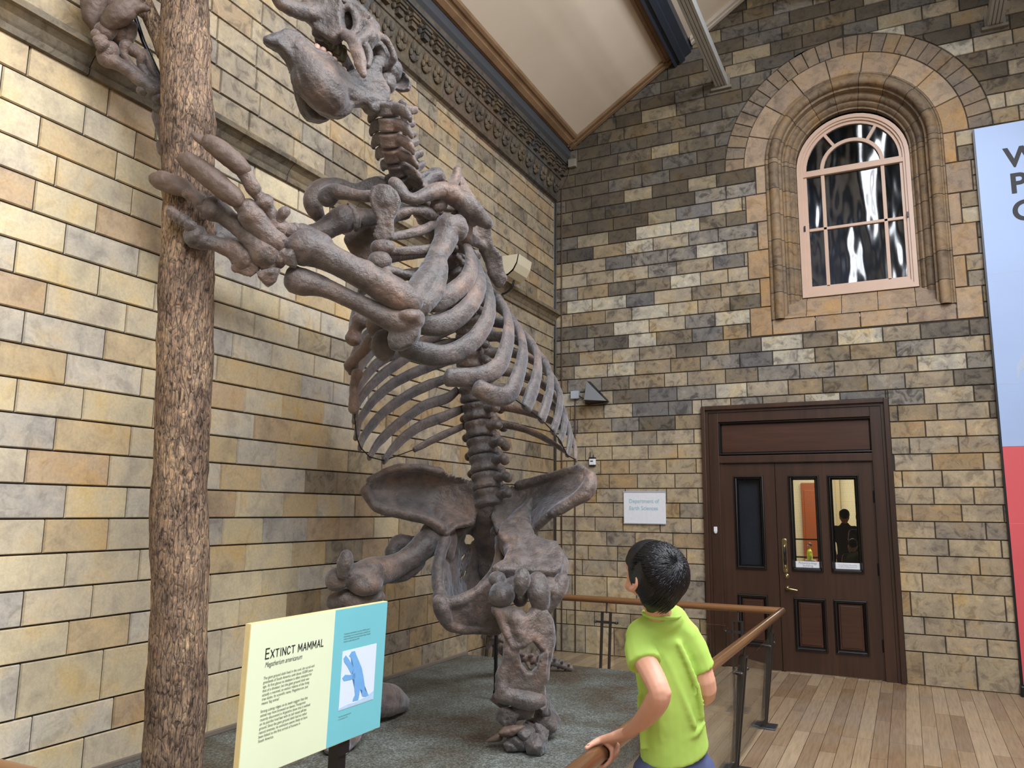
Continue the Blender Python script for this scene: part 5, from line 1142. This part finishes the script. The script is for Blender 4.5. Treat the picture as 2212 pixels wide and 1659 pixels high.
# ---- far (right) arm: elbow behind the trunk, hand raised on its left
g = Org(); g.e((745,472,5.10), (.07,.088,.07)); g.t([(735,476,5.08,.080),(708,492,5.04,.062),(680,505,5.0,.055),(640,512,4.95,.052),(560,515,4.88,.056),(500,515,4.82,.07),(470,512,4.78,.075)]); g.build('humerus', M_BONE, sk, .011, 3, .016, .08)
g = Org(); g.t([(450,500,4.72,.06),(415,440,4.66,.05),(385,370,4.62,.045),(364,300,4.58,.045),(353,250,4.55,.055)]); g.build('radius', M_BONE, sk, .010, 3, .012)
g = Org(); g.t([(470,520,4.76,.06),(430,450,4.72,.045),(400,370,4.68,.04),(380,300,4.64,.045),(366,240,4.6,.05)]); g.build('ulna', M_BONE, sk, .010, 3, .012)
for (x, y, d, r) in ((352,318,4.56,(.030,.05,.04)),(350,262,4.54,(.032,.040,.04)),(349,232,4.5,(.038,.040,.04)),(344,212,4.46,(.036,.035,.04)),(312,196,4.44,(.036,.030,.04)),(330,205,4.46,(.04,.035,.04))):
    g = Org(); g.e((x, y, d), r); g.build('carpal_bone', M_BONE, sk, .007, 2, .016, .05)
for m_ in ([(236,108,4.36,.050),(228,125,4.36,.045),(262,142,4.38,.034),(300,170,4.41,.034),(335,196,4.44,.040)], [(272,98,4.40,.034),(268,118,4.40,.020),(285,142,4.42,.016),(318,172,4.45,.020),(345,195,4.48,.034)], [(288,108,4.42,.034),(305,122,4.43,.026),(305,142,4.44,.020),(325,170,4.46,.020),(348,188,4.49,.03)], [(312,116,4.46,.026),(322,138,4.46,.018),(332,158,4.47,.018),(346,180,4.5,.026)], [(304,132,4.45,.022),(312,150,4.46,.014),(328,168,4.47,.014)]):
    g = Org(); g.t(m_); g.build('metacarpal', M_BONE, sk, .0065, 2, .010, .05)
phal('finger_bone', [(226,68,4.33,.050),(236,60,4.33,.045),(240,52,4.33,.03)]); phal('finger_bone', [(258,72,4.38,.04),(262,86,4.4,.034)])
for a in ((212,72),(216,84),(221,96)): phal('finger_bone', [(a[0]-4, a[1]+3, 4.30, .027), (a[0]+6, a[1]-2, 4.31, .024)], M_BONE, .005, .006)
phal('claw', [(236,48,4.30,.042),(252,34,4.30,.058),(272,22,4.31,.058),(288,12,4.32,.040)], M_CLAW, .007, .014); phal('claw', [(290,20,4.32,.036,.03),(305,16,4.33,.032,.022),(316,18,4.34,.018),(323,19,4.34,.006)], M_CLAW, .005, .004)
phal('claw', [(206,58,4.34,.03),(202,40,4.33,.050),(203,10,4.33,.062),(214,-20,4.34,.070),(235,-40,4.36,.05)], M_CLAW, .008, .016); phal('claw', [(222,14,4.38,.04),(240,6,4.38,.052),(258,8,4.38,.045),(266,14,4.38,.03)], M_CLAW, .007, .014); phal('claw', [(222,-30,4.40,.06),(250,-30,4.42,.06),(272,-15,4.43,.04)], M_CLAW, .008, .014)
g = Org(); g.t([(262,86,4.42,.05),(276,70,4.43,.045),(284,58,4.43,.03)]); g.build('finger_bone', M_BONE, sk, .007, 2, .012)
def rod(name, pts, r, label=None, m=None):
    bm = bmesh.new(); tube(bm, [(p if isinstance(p, Vector) else at(*p), r, r) for p in pts], 8, 1); o = obj(name, bm, m or M_BLACK, sk, True)
    if label: o['label'] = label
    return o
rod('support_rod', [(290,30,4.46), (310,90,4.47), (352,180,4.50)], .012, 'black steel support rod')
# ---- pelvis
g = Org()
LI = [(787,1062,5.52),(794,1044,5.54),(815,1028,5.58),(850,1015,5.62),(892,1011,5.66),(937,1016,5.70),(978,1028,5.74),(1020,1042,5.78),(1030,1085,5.74),(1022,1130,5.66),(985,1140,5.55),(962,1158,5.50),(952,1142,5.48),(927,1122,5.48),(874,1112,5.48),(828,1099,5.48),(798,1084,5.50)]
g.plate(LI, 0, .055, (900,1066,5.76))
RI = [(1075,1085,5.72),(1084,1050,5.76),(1118,1051,5.74),(1155,1041,5.70),(1190,1031,5.66),(1216,1020,5.62),(1256,1011,5.56),(1274,1020,5.50),(1279,1046,5.42),(1270,1066,5.40),(1233,1089,5.42),(1190,1112,5.44),(1165,1137,5.46),(1152,1154,5.50),(1135,1138,5.46),(1110,1128,5.46),(1092,1135,5.48),(1076,1155,5.50),(1066,1122,5.62)]
g.plate(RI, 0, .055, (1155,1078,5.70)); g.t([(1276,1030,5.48,.036),(1268,1060,5.42,.050),(1235,1085,5.42,.036),(1195,1108,5.43,.03)]); g.t([(790,1060,5.51,.03),(815,1094,5.49,.032),(870,1110,5.49,.03),(925,1122,5.49,.03),(955,1142,5.5,.034)])
g.t([(800,1038,5.56,.022),(850,1014,5.62,.022),(900,1010,5.66,.022),(950,1019,5.71,.022)]); g.t([(1120,1048,5.74,.022),(1190,1029,5.66,.022),(1250,1010,5.57,.022)])
# sacrum
g.t([(1056,1105,5.76,.10),(1055,1140,5.86,.11),(1058,1180,5.96,.10),(1052,1225,6.05,.085)]); g.plate([(1010,1090),(1095,1085),(1088,1160),(1075,1250),(1040,1240),(1028,1150)], 5.95, .10)
# acetabula
g.t([(962,1140,5.62,.05),(970,1165,5.60,.05),(966,1200,5.58,.045)]); g.t([(1075,1150,5.62,.05),(1084,1180,5.60,.05),(1092,1220,5.55,.04)]); g.t([(1150,1150,5.52,.03),(1157,1172,5.55,.024)])
# front ring of the pubis
g.t([(962,1165,5.52,.034),(951,1200,5.42,.034),(946,1240,5.32,.032),(948,1275,5.22,.034),(956,1300,5.15,.040),(982,1302,5.14,.034),(1012,1288,5.16,.030),(1042,1268,5.22,.030),(1068,1240,5.32,.034),(1082,1200,5.42,.036),(1080,1165,5.52,.034)])
g.plate([(946,1292,5.14),(975,1300,5.14),(1008,1290,5.16),(1045,1264,5.22),(1070,1236,5.3),(1090,1300,5.3),(1084,1360,5.28),(1060,1362,5.26),(1020,1360,5.22),(975,1358,5.16),(958,1342,5.14),(950,1318,5.14)], 0, .045); g.t([(950,1300,5.12,.042),(958,1322,5.12,.046),(972,1350,5.14,.032),(1020,1361,5.2,.022),(1075,1362,5.26,.022)])
# inner wall of the ischium
g.plate([(960,1190,5.6),(985,1175,5.75),(998,1172,5.85),(1000,1180,5.85),(1016,1178,5.9),(1030,1165,5.95),(1036,1200,5.98),(1030,1262,5.95),(1002,1290,5.8),(975,1295,5.5),(955,1290,5.3)], 0, .035); g.plate([(960,1158,5.62),(1000,1140,5.72),(1040,1120,5.8),(1035,1168,5.92),(1014,1150,5.9),(1002,1148,5.88),(994,1160,5.86),(994,1174,5.85),(975,1188,5.7)], 0, .035)
g.build('pelvis', M_BONE, sk, .010, 3, .020, .11)
# ---- tail
TL = [(1050,1205,6.02),(1046,1232,6.10),(1046,1260,6.18),(1050,1290,6.28),(1054,1320,6.38),(1060,1348,6.48),(1067,1374,6.58),(1078,1394,6.68),(1096,1408,6.76),(1116,1416,6.83),(1137,1421,6.89),(1157,1425,6.93),(1176,1428,6.96),(1194,1431,6.98),(1210,1436,6.99),(1225,1441,7.0)]
for i, p in enumerate(TL):
    a = at(*TL[max(0, i-1)]); b = at(*TL[min(len(TL)-1, i+1)]); r = .078-.0036*i; c = at(*p); c.z = max(c.z, .285+r*1.3)
    u = (a-b).normalized(); bk = Vector((.2, .9, .4)); bk = (bk-u*bk.dot(u)).normalized(); lt = u.cross(bk); g = Org()
    g.t([(c-u*.045, r), (c, r*.85), (c+u*.045, r)], sub=3, ck=.1); g.t([(c, r*.5), (c+bk*r*1.9-u*.02, r*.3)])
    for k in (-1, 1): g.t([(c, r*.5), (c+lt*k*r*1.9, r*.32)])
    if i < 12: g.t([(c-bk*r*.5, r*.45), (c-bk*r*2.0-u*.03, r*.22)])
    g.build('tail_vertebra', M_BONE, sk, .008, 2, .010, .04)
# ---- far (image left) leg
g = Org(); g.e((938,1160,5.58), (.098,.105,.09)); g.t([(918,1178,5.52,.085),(895,1198,5.46,.072),(862,1218,5.38,.064),(832,1230,5.30,.078),(800,1240,5.22,.098),(782,1250,5.18,.100)])
g.t([(900,1215,5.50,.05),(875,1232,5.46,.055),(850,1240,5.40,.05),(826,1242,5.34,.04)]); g.t([(885,1170,5.60,.03),(862,1172,5.60,.045),(846,1195,5.56,.04)]); g.e((790,1262,5.14), (.10,.062,.09)); g.e((728,1252,5.10), (.062,.066,.07)); g.t([(780,1245,5.16,.08),(745,1245,5.12,.06)])
g.build('femur', M_BONE, sk, .012, 6, .020, .10)
g = Org(); g.t([(748,1200,5.02,.035),(746,1218,5.02,.050),(740,1240,5.02,.030)]); g.build('kneecap', M_BONE, sk, .008, 2, .012)
g = Org(); g.t([(722,1300,5.16,.045),(745,1294,5.16,.060),(780,1298,5.18,.062),(815,1290,5.20,.040)]); g.t([(770,1300,5.18,.09),(772,1350,5.25,.085),(776,1420,5.36,.07),(780,1480,5.46,.085)]); g.t([(730,1310,5.2,.05),(738,1380,5.3,.04),(750,1440,5.4,.045),(765,1480,5.46,.06)]); g.build('shin_bones', M_BONE, sk, .012, 3, .016, .09)
def on_plinth(x, y, r): # point on the plinth top seen at pixel, raised by r
    d = at(x, y, 1)-Vector((0, 0, CAM_H)); return Vector((0, 0, CAM_H))+d*((.285+r-CAM_H)/d.z)
g = Org(); P1, P2_ = on_plinth(868, 1520, .06), on_plinth(838, 1512, .12)
g.t([(P1, .052), (P2_, .10), (on_plinth(800, 1515, .15), .10), (on_plinth(760, 1530, .13), .08)]); g.build('heel_bone', M_BONE, sk, .010, 3, .012)
g = Org(); a = on_plinth(775, 1535, .1); 
for k, (x, y) in enumerate(((700,1590),(720,1600),(745,1605))): g.t([(a, .06), (on_plinth(x+20, y-25, .08), .05), (on_plinth(x, y, .05), .045), (on_plinth(x-10, y+20, .03), .02)])
g.build('foot_bones', M_BONE, sk, .010, 3, .016)
# ---- near (image right) leg
g = Org(); g.e((1113,1162,5.44), (.112,.104,.10))
def fd(y): return 5.42-(y-1150)*.0046
g.plate([(x, y, fd(y)) for x, y in [(1080,1168),(1086,1146),(1104,1136),(1126,1136),(1142,1148),(1152,1172),(1176,1184),(1198,1186),(1210,1202),(1216,1222),(1210,1244),(1196,1252),(1160,1250),(1110,1248),(1080,1248),(1064,1244),(1090,1228),(1099,1206),(1098,1190),(1086,1180)]], 0, .13)
g.t([(1114,1180,5.28,.080),(1120,1205,5.16,.078),(1124,1230,5.04,.085)]); g.t([(1200,1190,5.26,.034),(1213,1214,5.14,.036),(1212,1238,5.04,.034)]); g.t([(1148,1190,5.2,.03),(1150,1220,5.08,.03)])
g.e((1075,1252,4.93), (.045,.040,.05)); g.e((1084,1284,4.86), (.072,.066,.08)); g.t([(1160,1258,4.88,.058),(1163,1282,4.84,.062),(1168,1304,4.84,.050)]); g.t([(1214,1252,4.92,.034),(1208,1270,4.90,.044),(1196,1292,4.88,.038),(1184,1314,4.87,.022)]); g.e((1122,1266,4.94), (.11,.05,.08)); g.e((1186,1268,4.92), (.06,.05,.08)); g.e((1124,1290,4.92), (.04,.05,.06))
g.build('femur', M_BONE, sk, .0095, 4, .022, .10)
g = Org(); g.t([(1128,1242,4.76,.042),(1127,1258,4.74,.048,.040),(1124,1278,4.74,.026)]); g.build('kneecap', M_BONE, sk, .007, 2, .014, .05)
g = Org()
g.plate([(1064,1312,4.86),(1092,1322,4.83),(1118,1334,4.80),(1134,1334,4.80),(1150,1320,4.82),(1178,1318,4.85),(1190,1345,4.83),(1192,1392,4.80),(1186,1420,4.78),(1170,1402,4.78),(1150,1382,4.77),(1130,1398,4.74),(1104,1402,4.74),(1096,1384,4.75),(1082,1350,4.80)], 0, .10)
g.t([(1074,1318,4.84,.030),(1092,1326,4.82,.048),(1116,1340,4.79,.062),(1122,1362,4.76,.056),(1126,1386,4.74,.040)]); g.t([(1158,1326,4.82,.046),(1172,1336,4.83,.050),(1184,1362,4.81,.040),(1184,1396,4.79,.036),(1176,1430,4.76,.034),(1172,1465,4.74,.034)])
g.t([(1100,1392,4.75,.030),(1096,1425,4.74,.028),(1084,1458,4.72,.030),(1084,1492,4.70,.036)])
g.plate([(1096,1396),(1120,1392),(1120,1412),(1124,1434),(1136,1452),(1150,1454),(1162,1442),(1170,1418),(1184,1404),(1180,1430),(1174,1466),(1177,1506),(1162,1526),(1128,1514),(1098,1516),(1082,1500),(1073,1462),(1086,1430)], 4.73, .050); g.t([(1082,1502,4.70,.036),(1110,1508,4.69,.042),(1145,1516,4.68,.046),(1166,1514,4.70,.034)])
g.build('shin_bones', M_BONE, sk, .0080, 3, .016, .07)
FT = on_plinth(1128, 1590, .03)
FX = (XA, YA, ZA)
for nm, (x, y, h), rad, sd in (('ankle_bone', (1084,1506,.25), (.050,.06,.055), 1), ('ankle_bone', (1100,1542,.20), (.060,.07,.055), 2), ('ankle_bone', (1128,1534,.22), (.055,.07,.06), 3), ('heel_bone', (1176,1548,.13), (.085,.10,.10), 4), ('heel_bone', (1164,1528,.20), (.06,.08,.06), 5),
    ('foot_bone', (1148,1580,.09), (.05,.06,.05), 6), ('foot_bone', (1122,1604,.05), (.065,.055,.045), 7), ('foot_bone', (1155,1608,.055), (.055,.06,.055), 8), ('foot_bone', (1132,1588,.10), (.05,.05,.045), 9), ('foot_bone', (1164,1590,.08), (.045,.05,.06), 10), ('foot_bone', (1156,1572,.05), (.07,.08,.05), 11), ('foot_bone', (1104,1612,.035), (.035,.035,.03), 12)):
    rock(nm, on_plinth(x, y, h), tuple(q_*1.32 for q_ in rad), sd, ax=FX)
rock('claw', on_plinth(1116, 1574, .13), (.050, .125, .052), 21, M_CLAW, (Vector((.2, .6, .77)).normalized(), Vector((-.80, -.55, -.22)).normalized(), Vector((.5, -.8, .3)).normalized()), .0065, 3)
g = Org(); g.t([(on_plinth(1078, 1592, .07), .024), (on_plinth(1062, 1598, .05), .015), (on_plinth(1052, 1601, .04), .005)]); g.build('claw', M_CLAW, sk, .004, 1, 0)
# ---- supports and the thread through the rib tips
RP = on_plinth(1070, 1512, 0)
rod('support_rod', [(Vector(RP)), Vector((RP.x, RP.y, 1.30))], .014, 'vertical steel support rod')
bm = bmesh.new(); tube(bm, [(Vector(RP), .035, .035), (RP+ZA*.012, .035, .035)], 16, 1, None, False); tube(bm, [(RP+ZA*.0, .02, .02), (RP+ZA*.06, .02, .02)], 12, 1); obj('rod_foot', bm, M_BLACK, sk, True)
rod('rib_wire', [tuple(r[-1]) for r in LR[:7][::-1]][:0] or [(764,881,4.86),(767,909,4.88),(770,944,4.93),(779,967,4.98),(798,987,5.03),(829,995,5.13),(895,971,5.63)], .004, 'thin black wire through the rib tips')
rod('rib_wire', [(1098,853,4.78),(1137,880,4.88),(1169,906,4.98),(1195,932,5.08),(1210,952,5.18),(1225,983,5.23),(1243,993,5.28)], .004, 'thin black wire through the rib tips')
# ---------------------------------------------------------------- the boy
boy = thing('person', 'boy in lime green T-shirt seen from behind with one hand on the handrail', 'person', (-.74, 2.70, 0))
sh_l, sh_r = at(1376, 1378, 2.60), at(1500, 1378, 2.64); el_l, wr_l = at(1424, 1492, 2.45), at(1357, 1583, 2.73)
UPb = ZA; FB = (FW*.86-RX*.35); FB.z = 0; FB.normalize(); LB = FB.cross(UPb)   # facing; LB = his right
g = Org()
neck0, neck1 = at(1426, 1334, 2.61), at(1412, 1288, 2.57)
g.t([(neck0-ZA*.03, .036), (neck0, .042), (neck1, .045), (neck1+ZA*.03, .05)])
HC = at(1409, 1238, 2.56); HF = (RX*-.47+FW*.76-DN*.40).normalized(); HU = (-DN*.9-HF*(-DN*.9).dot(HF)).normalized(); HR = HF.cross(HU)
g.e(HC+HU*.010-HF*.012, (.076, .088, .092), (HR, HF, HU)); g.e(HC+HF*.030-HU*.035, (.058, .052, .070), (HR, HF, HU))
g.e(HC+HF*.050-HU*.075, (.034, .030, .024), (HR, HF, HU)); g.t([(HC+HF*.035-HU*.070-HR*.040, .020), (HC-HU*.045-HR*.058+HF*.0, .020)]); g.t([(HC+HF*.035-HU*.070+HR*.040, .020), (HC-HU*.045+HR*.058, .020)])
g.t([(HC+HF*.078+HU*.010, .008), (HC+HF*.094-HU*.012, .010), (HC+HF*.096-HU*.022, .012)])   # nose
for k in (-1, 1):
    g.e(HC+HF*.066-HU*.012+HR*k*.034, .020); g.e(HC+HF*.074+HU*.022+HR*k*.028, (.018, .008, .006), (HR, HF, HU))
    e0 = HC-HF*.012-HU*.018+HR*k*.079   # ear
    g.t([(e0+HU*.026+HF*.004, .007), (e0+HU*.030-HF*.010+HR*k*.006, .007), (e0+HU*.014-HF*.020+HR*k*.010, .007), (e0-HU*.008-HF*.014+HR*k*.008, .007), (e0-HU*.026+HF*.002, .009), (e0-HU*.022+HF*.006, .007)], seg=8); g.e(e0-HF*.004, (.006, .014, .022), (HR, HF, HU))
g.t([(HC+HF*.082-HU*.050-HR*.018, .006), (HC+HF*.088-HU*.049, .007), (HC+HF*.082-HU*.050+HR*.018, .006)]); g.t([(HC+HF*.080-HU*.060-HR*.014, .006), (HC+HF*.084-HU*.060, .007), (HC+HF*.080-HU*.060+HR*.014, .006)])
# arms
g.t([(at(1384, 1400, 2.575), .034), (at(1390, 1422, 2.54), .037), (at(1408, 1455, 2.49), .037), (el_l, .035), (at(1420, 1512, 2.47), .038), (at(1402, 1540, 2.53), .034), (at(1378, 1566, 2.63), .027), (wr_l, .023)])
g.e(at(1434, 1495, 2.445), (.024, .022, .026))
sr, er = at(1500, 1390, 2.64), at(1523, 1498, 2.66); hr = Vector((RXX, 3.52, ZR+.045))
g.t([(at(1502, 1412, 2.64), .032), (at(1513, 1440, 2.64), .037), (er, .036), (er.lerp(hr, .35), .034), (er.lerp(hr, .8), .026), (hr+Vector((.05, -.05, .02)), .024)])
# hands: palm over the rail, four fingers curled round it, thumb along the top
def hand(ctr_y, wrist, sgn):
    def R(a, y, r): a = math.radians(a); return Vector((RXX+r*math.cos(a), y, ZR+r*math.sin(a)))
    g.t([(wrist, .024, .020), (wrist.lerp(R(62, ctr_y, .052), .5), .030, .020), (R(60, ctr_y-.004, .050), .036, .016), (R(38, ctr_y-.008, .050), .038, .015)], hint=YA)
    for i in range(4):
        y = ctr_y+.030-.0195*i; L_ = (.92, 1.0, .97, .84)[i]; r = (.0085, .0088, .0086, .0076)[i]
        g.t([(R(52, y, .046), r*1.15), (R(18, y, .048), r*1.12), (R(-20, y-.001, .044), r), (R(-20-55*L_, y-.002, .043), r*.98), (R(-20-98*L_, y-.002, .041), r*.9)], seg=10); g.e(R(22, y, .051), r*1.12)
    y = ctr_y-.03
    g.t([(wrist.lerp(R(75, y, .05), .55), .016), (R(82, y-.008, .047), .0140), (R(100, y-.040, .043), .0108), (R(112, y-.066, .041), .0092), (R(116, y-.082, .040), .0078)], seg=10)
hand(2.825, wr_l, 1); hand(3.50, hr+Vector((.06, -.06, .03)), 1)
# legs
hip = at(1456, 1655, 2.68)
for k, (fx, fy) in ((-1, (-.84, 2.78)), (1, (-.60, 2.90))):
    h0 = hip+LB*k*.065; f0 = Vector((fx, fy, .07)); kn = h0.lerp(f0, .5)+FB*.03; kn.z = .45
    g.t([(h0-ZA*.02, .080), (h0.lerp(kn, .5), .068), (kn, .050), (kn.lerp(f0, .35), .048), (f0+ZA*.05, .030), (f0, .030)])
body = g.build('body', M_SKIN, boy, .0045, 2, 0)
# nails
for i in range(1):
    a = math.radians(108); bm = bmesh.new(); ell(bm, Vector((RXX+.0485*math.cos(a)*1.0, 2.725, ZR+.0485*math.sin(a))), (.0058, .0075, .0020), (Vector((math.sin(a), 0, -math.cos(a))), YA, Vector((math.cos(a), 0, math.sin(a)))), 10)
    put2(obj('thumb_nail', bm, plain('nail', lin(238, 196, 184), .3), None, True), body, boy)
# T-shirt
g = Org(); hint = LB
T = [(1429,1323,2.612,.062,.057),(1431,1333,2.618,.071,.064),(1434,1346,2.63,.088,.062),(1434,1364,2.64,.114,.074),(1436,1392,2.65,.117,.080),(1441,1440,2.65,.116,.086),(1447,1500,2.65,.112,.086),(1451,1555,2.66,.115,.088),(1455,1600,2.67,.121,.092),(1457,1622,2.675,.124,.094)]
g.t([(at(*p[:3]), p[3], p[4]) for p in T], hint=hint, seg=24, ck=.12)
g.t([(at(1388, 1380, 2.62), .052), (at(1385, 1400, 2.585), .054), (at(1389, 1420, 2.55), .056), (at(1393, 1434, 2.53), .058)], ck=.08); g.t([(at(1480, 1376, 2.64), .050), (at(1496, 1398, 2.64), .048), (at(1509, 1426, 2.64), .046), (at(1516, 1443, 2.64), .047)], ck=.08)
g.t([(at(1412, 1356, 2.61), .05), (at(1386, 1374, 2.61), .055)]); g.t([(at(1460, 1352, 2.63), .05), (at(1482, 1374, 2.64), .050)])
# folds running from the shoulders to the hem
for pts_ in ([(1425,1395,2.565),(1452,1450,2.562),(1478,1510,2.565),(1503,1570,2.578)], [(1402,1400,2.56),(1412,1450,2.562),(1424,1520,2.565),(1430,1600,2.575)], [(1468,1390,2.565),(1490,1440,2.567),(1512,1500,2.58),(1518,1550,2.60)], [(1380,1500,2.60),(1385,1560,2.60),(1388,1618,2.60)], [(1520,1560,2.61),(1505,1584,2.588),(1482,1596,2.584)], [(1432,1560,2.568),(1446,1600,2.574),(1456,1634,2.58)]):
    g.t([(at(p[0], p[1], p[2]+.004), .011, .006) for p in pts_])
sh = g.build('t_shirt', M_SHIRT, boy, .0065, 3, .006, .10)
bm = bmesh.new()   # neckband
Q = []
for i in range(25):
    a = 2*math.pi*i/24; Q.append((at(1429, 1327, 2.612)+LB*math.cos(a)*.062+FB*math.sin(a)*.057+ZA*(.006*math.sin(a)), .0075, .0055))
tube(bm, Q, 8, 1, None, False); put2(obj('neckband', bm, M_SHIRT, None, True), sh, boy)
tg = text('neck_print', 'XXXX', .008, Vector((0, 0, 0)), XA, ZA, M_INKG) if False else None
# shorts
g = Org(); g.t([(hip+ZA*.09, .112, .080), (hip+ZA*.02, .126, .096), (hip-ZA*.06, .128, .098)], hint=LB)
for k, (fx, fy) in ((-1, (-.84, 2.78)), (1, (-.60, 2.90))):
    h0 = hip+LB*k*.065; kn = h0.lerp(Vector((fx, fy, .07)), .42); g.t([(h0-ZA*.03, .092), (h0.lerp(kn, .5), .088), (kn, .084)])
g.build('shorts', M_SHORTS, boy, .009, 2, .006, .08)
for fx, fy in ((-.84, 2.78), (-.60, 2.90)):
    g = Org(); f0 = Vector((fx, fy, 0)); g.t([(f0-FB*.05+ZA*.04, .042), (f0+FB*.03+ZA*.042, .044), (f0+FB*.13+ZA*.034, .034)]); g.build('shoe', M_SHOE, boy, .008, 2, 0)
# hair: a close cap with strands combed down from the crown
g = Org(); g.e(HC+HU*.016-HF*.022, (.094, .100, .098), (HR, HF, HU)); g.e(HC-HU*.020-HF*.050, (.076, .052, .085), (HR, HF, HU)); g.t([(HC-HU*.055-HF*.060+HR*.004, .054, .03), (HC-HU*.100-HF*.050+HR*.010, .040, .018)], hint=HR)
g.e(HC+HF*.030+HU*.040, (.084, .064, .058), (HR, HF, HU)); g.e(HC+HF*.052+HU*.020, (.076, .040, .040), (HR, HF, HU)); g.e(HC+HF*.020+HU*.010, (.086, .045, .045), (HR, HF, HU))
hair = g.build('hair', M_HAIR, boy, .006, 3, 0)
bm = bmesh.new(); random.seed(5); cr = HC+HU*.085-HF*.060
def hsurf(d):   # point on the hair cap in direction d
    d = d.normalized(); a = d.dot(HR)/.096; b = d.dot(HF)/.102; c = d.dot(HU)/.100
    return HC+HU*.014-HF*.022+d*(1/math.sqrt(a*a+b*b+c*c))
cd_ = (HU*.80-HF*.55).normalized()
for i in range(1500):
    an = random.uniform(0, 2*math.pi); sw = .55
    e1 = cd_.orthogonal().normalized(); e2 = cd_.cross(e1); pts_ = []; L_ = random.uniform(1.25, 1.75); s0 = random.uniform(0, .9)
    for j in range(7):
        t_ = s0+(L_-s0)*j/6; a2 = an+sw*(1-t_/1.7)*.9; d = cd_*math.cos(t_)+(e1*math.cos(a2)+e2*math.sin(a2))*math.sin(t_)
        p = hsurf(d)
        if t_ > 1.15 and d.dot(HF) < .25: p = p-HU*(t_-1.15)*.055-HR*(d.dot(HR))*.02
        pts_.append(p+d*random.uniform(.0003, .0038)+e1*random.uniform(-.0012, .0012))
    face = (pts_[-1]-HC).dot(HF) > .05 and (pts_[-1]-HC).dot(HU) < -.005
    near_ear = abs((pts_[-1]-HC).dot(HR)) > .06 and (pts_[-1]-HC).dot(HF) > -.03 and (pts_[-1]-HC).dot(HU) < -.01
    if face or near_ear: pts_ = pts_[:5]
    n_ = len(pts_); tube(bm, [(p, .0022*(1-.8*(j/(n_-1))**2), .0013*(1-.8*(j/(n_-1))**2)) for j, p in enumerate(pts_)], 5, 1, None, False)
put2(obj('hair_strands', bm, M_HAIR, None, True), hair, boy)
bpy.data.objects['hair_strands']['kind'] = 'stuff'
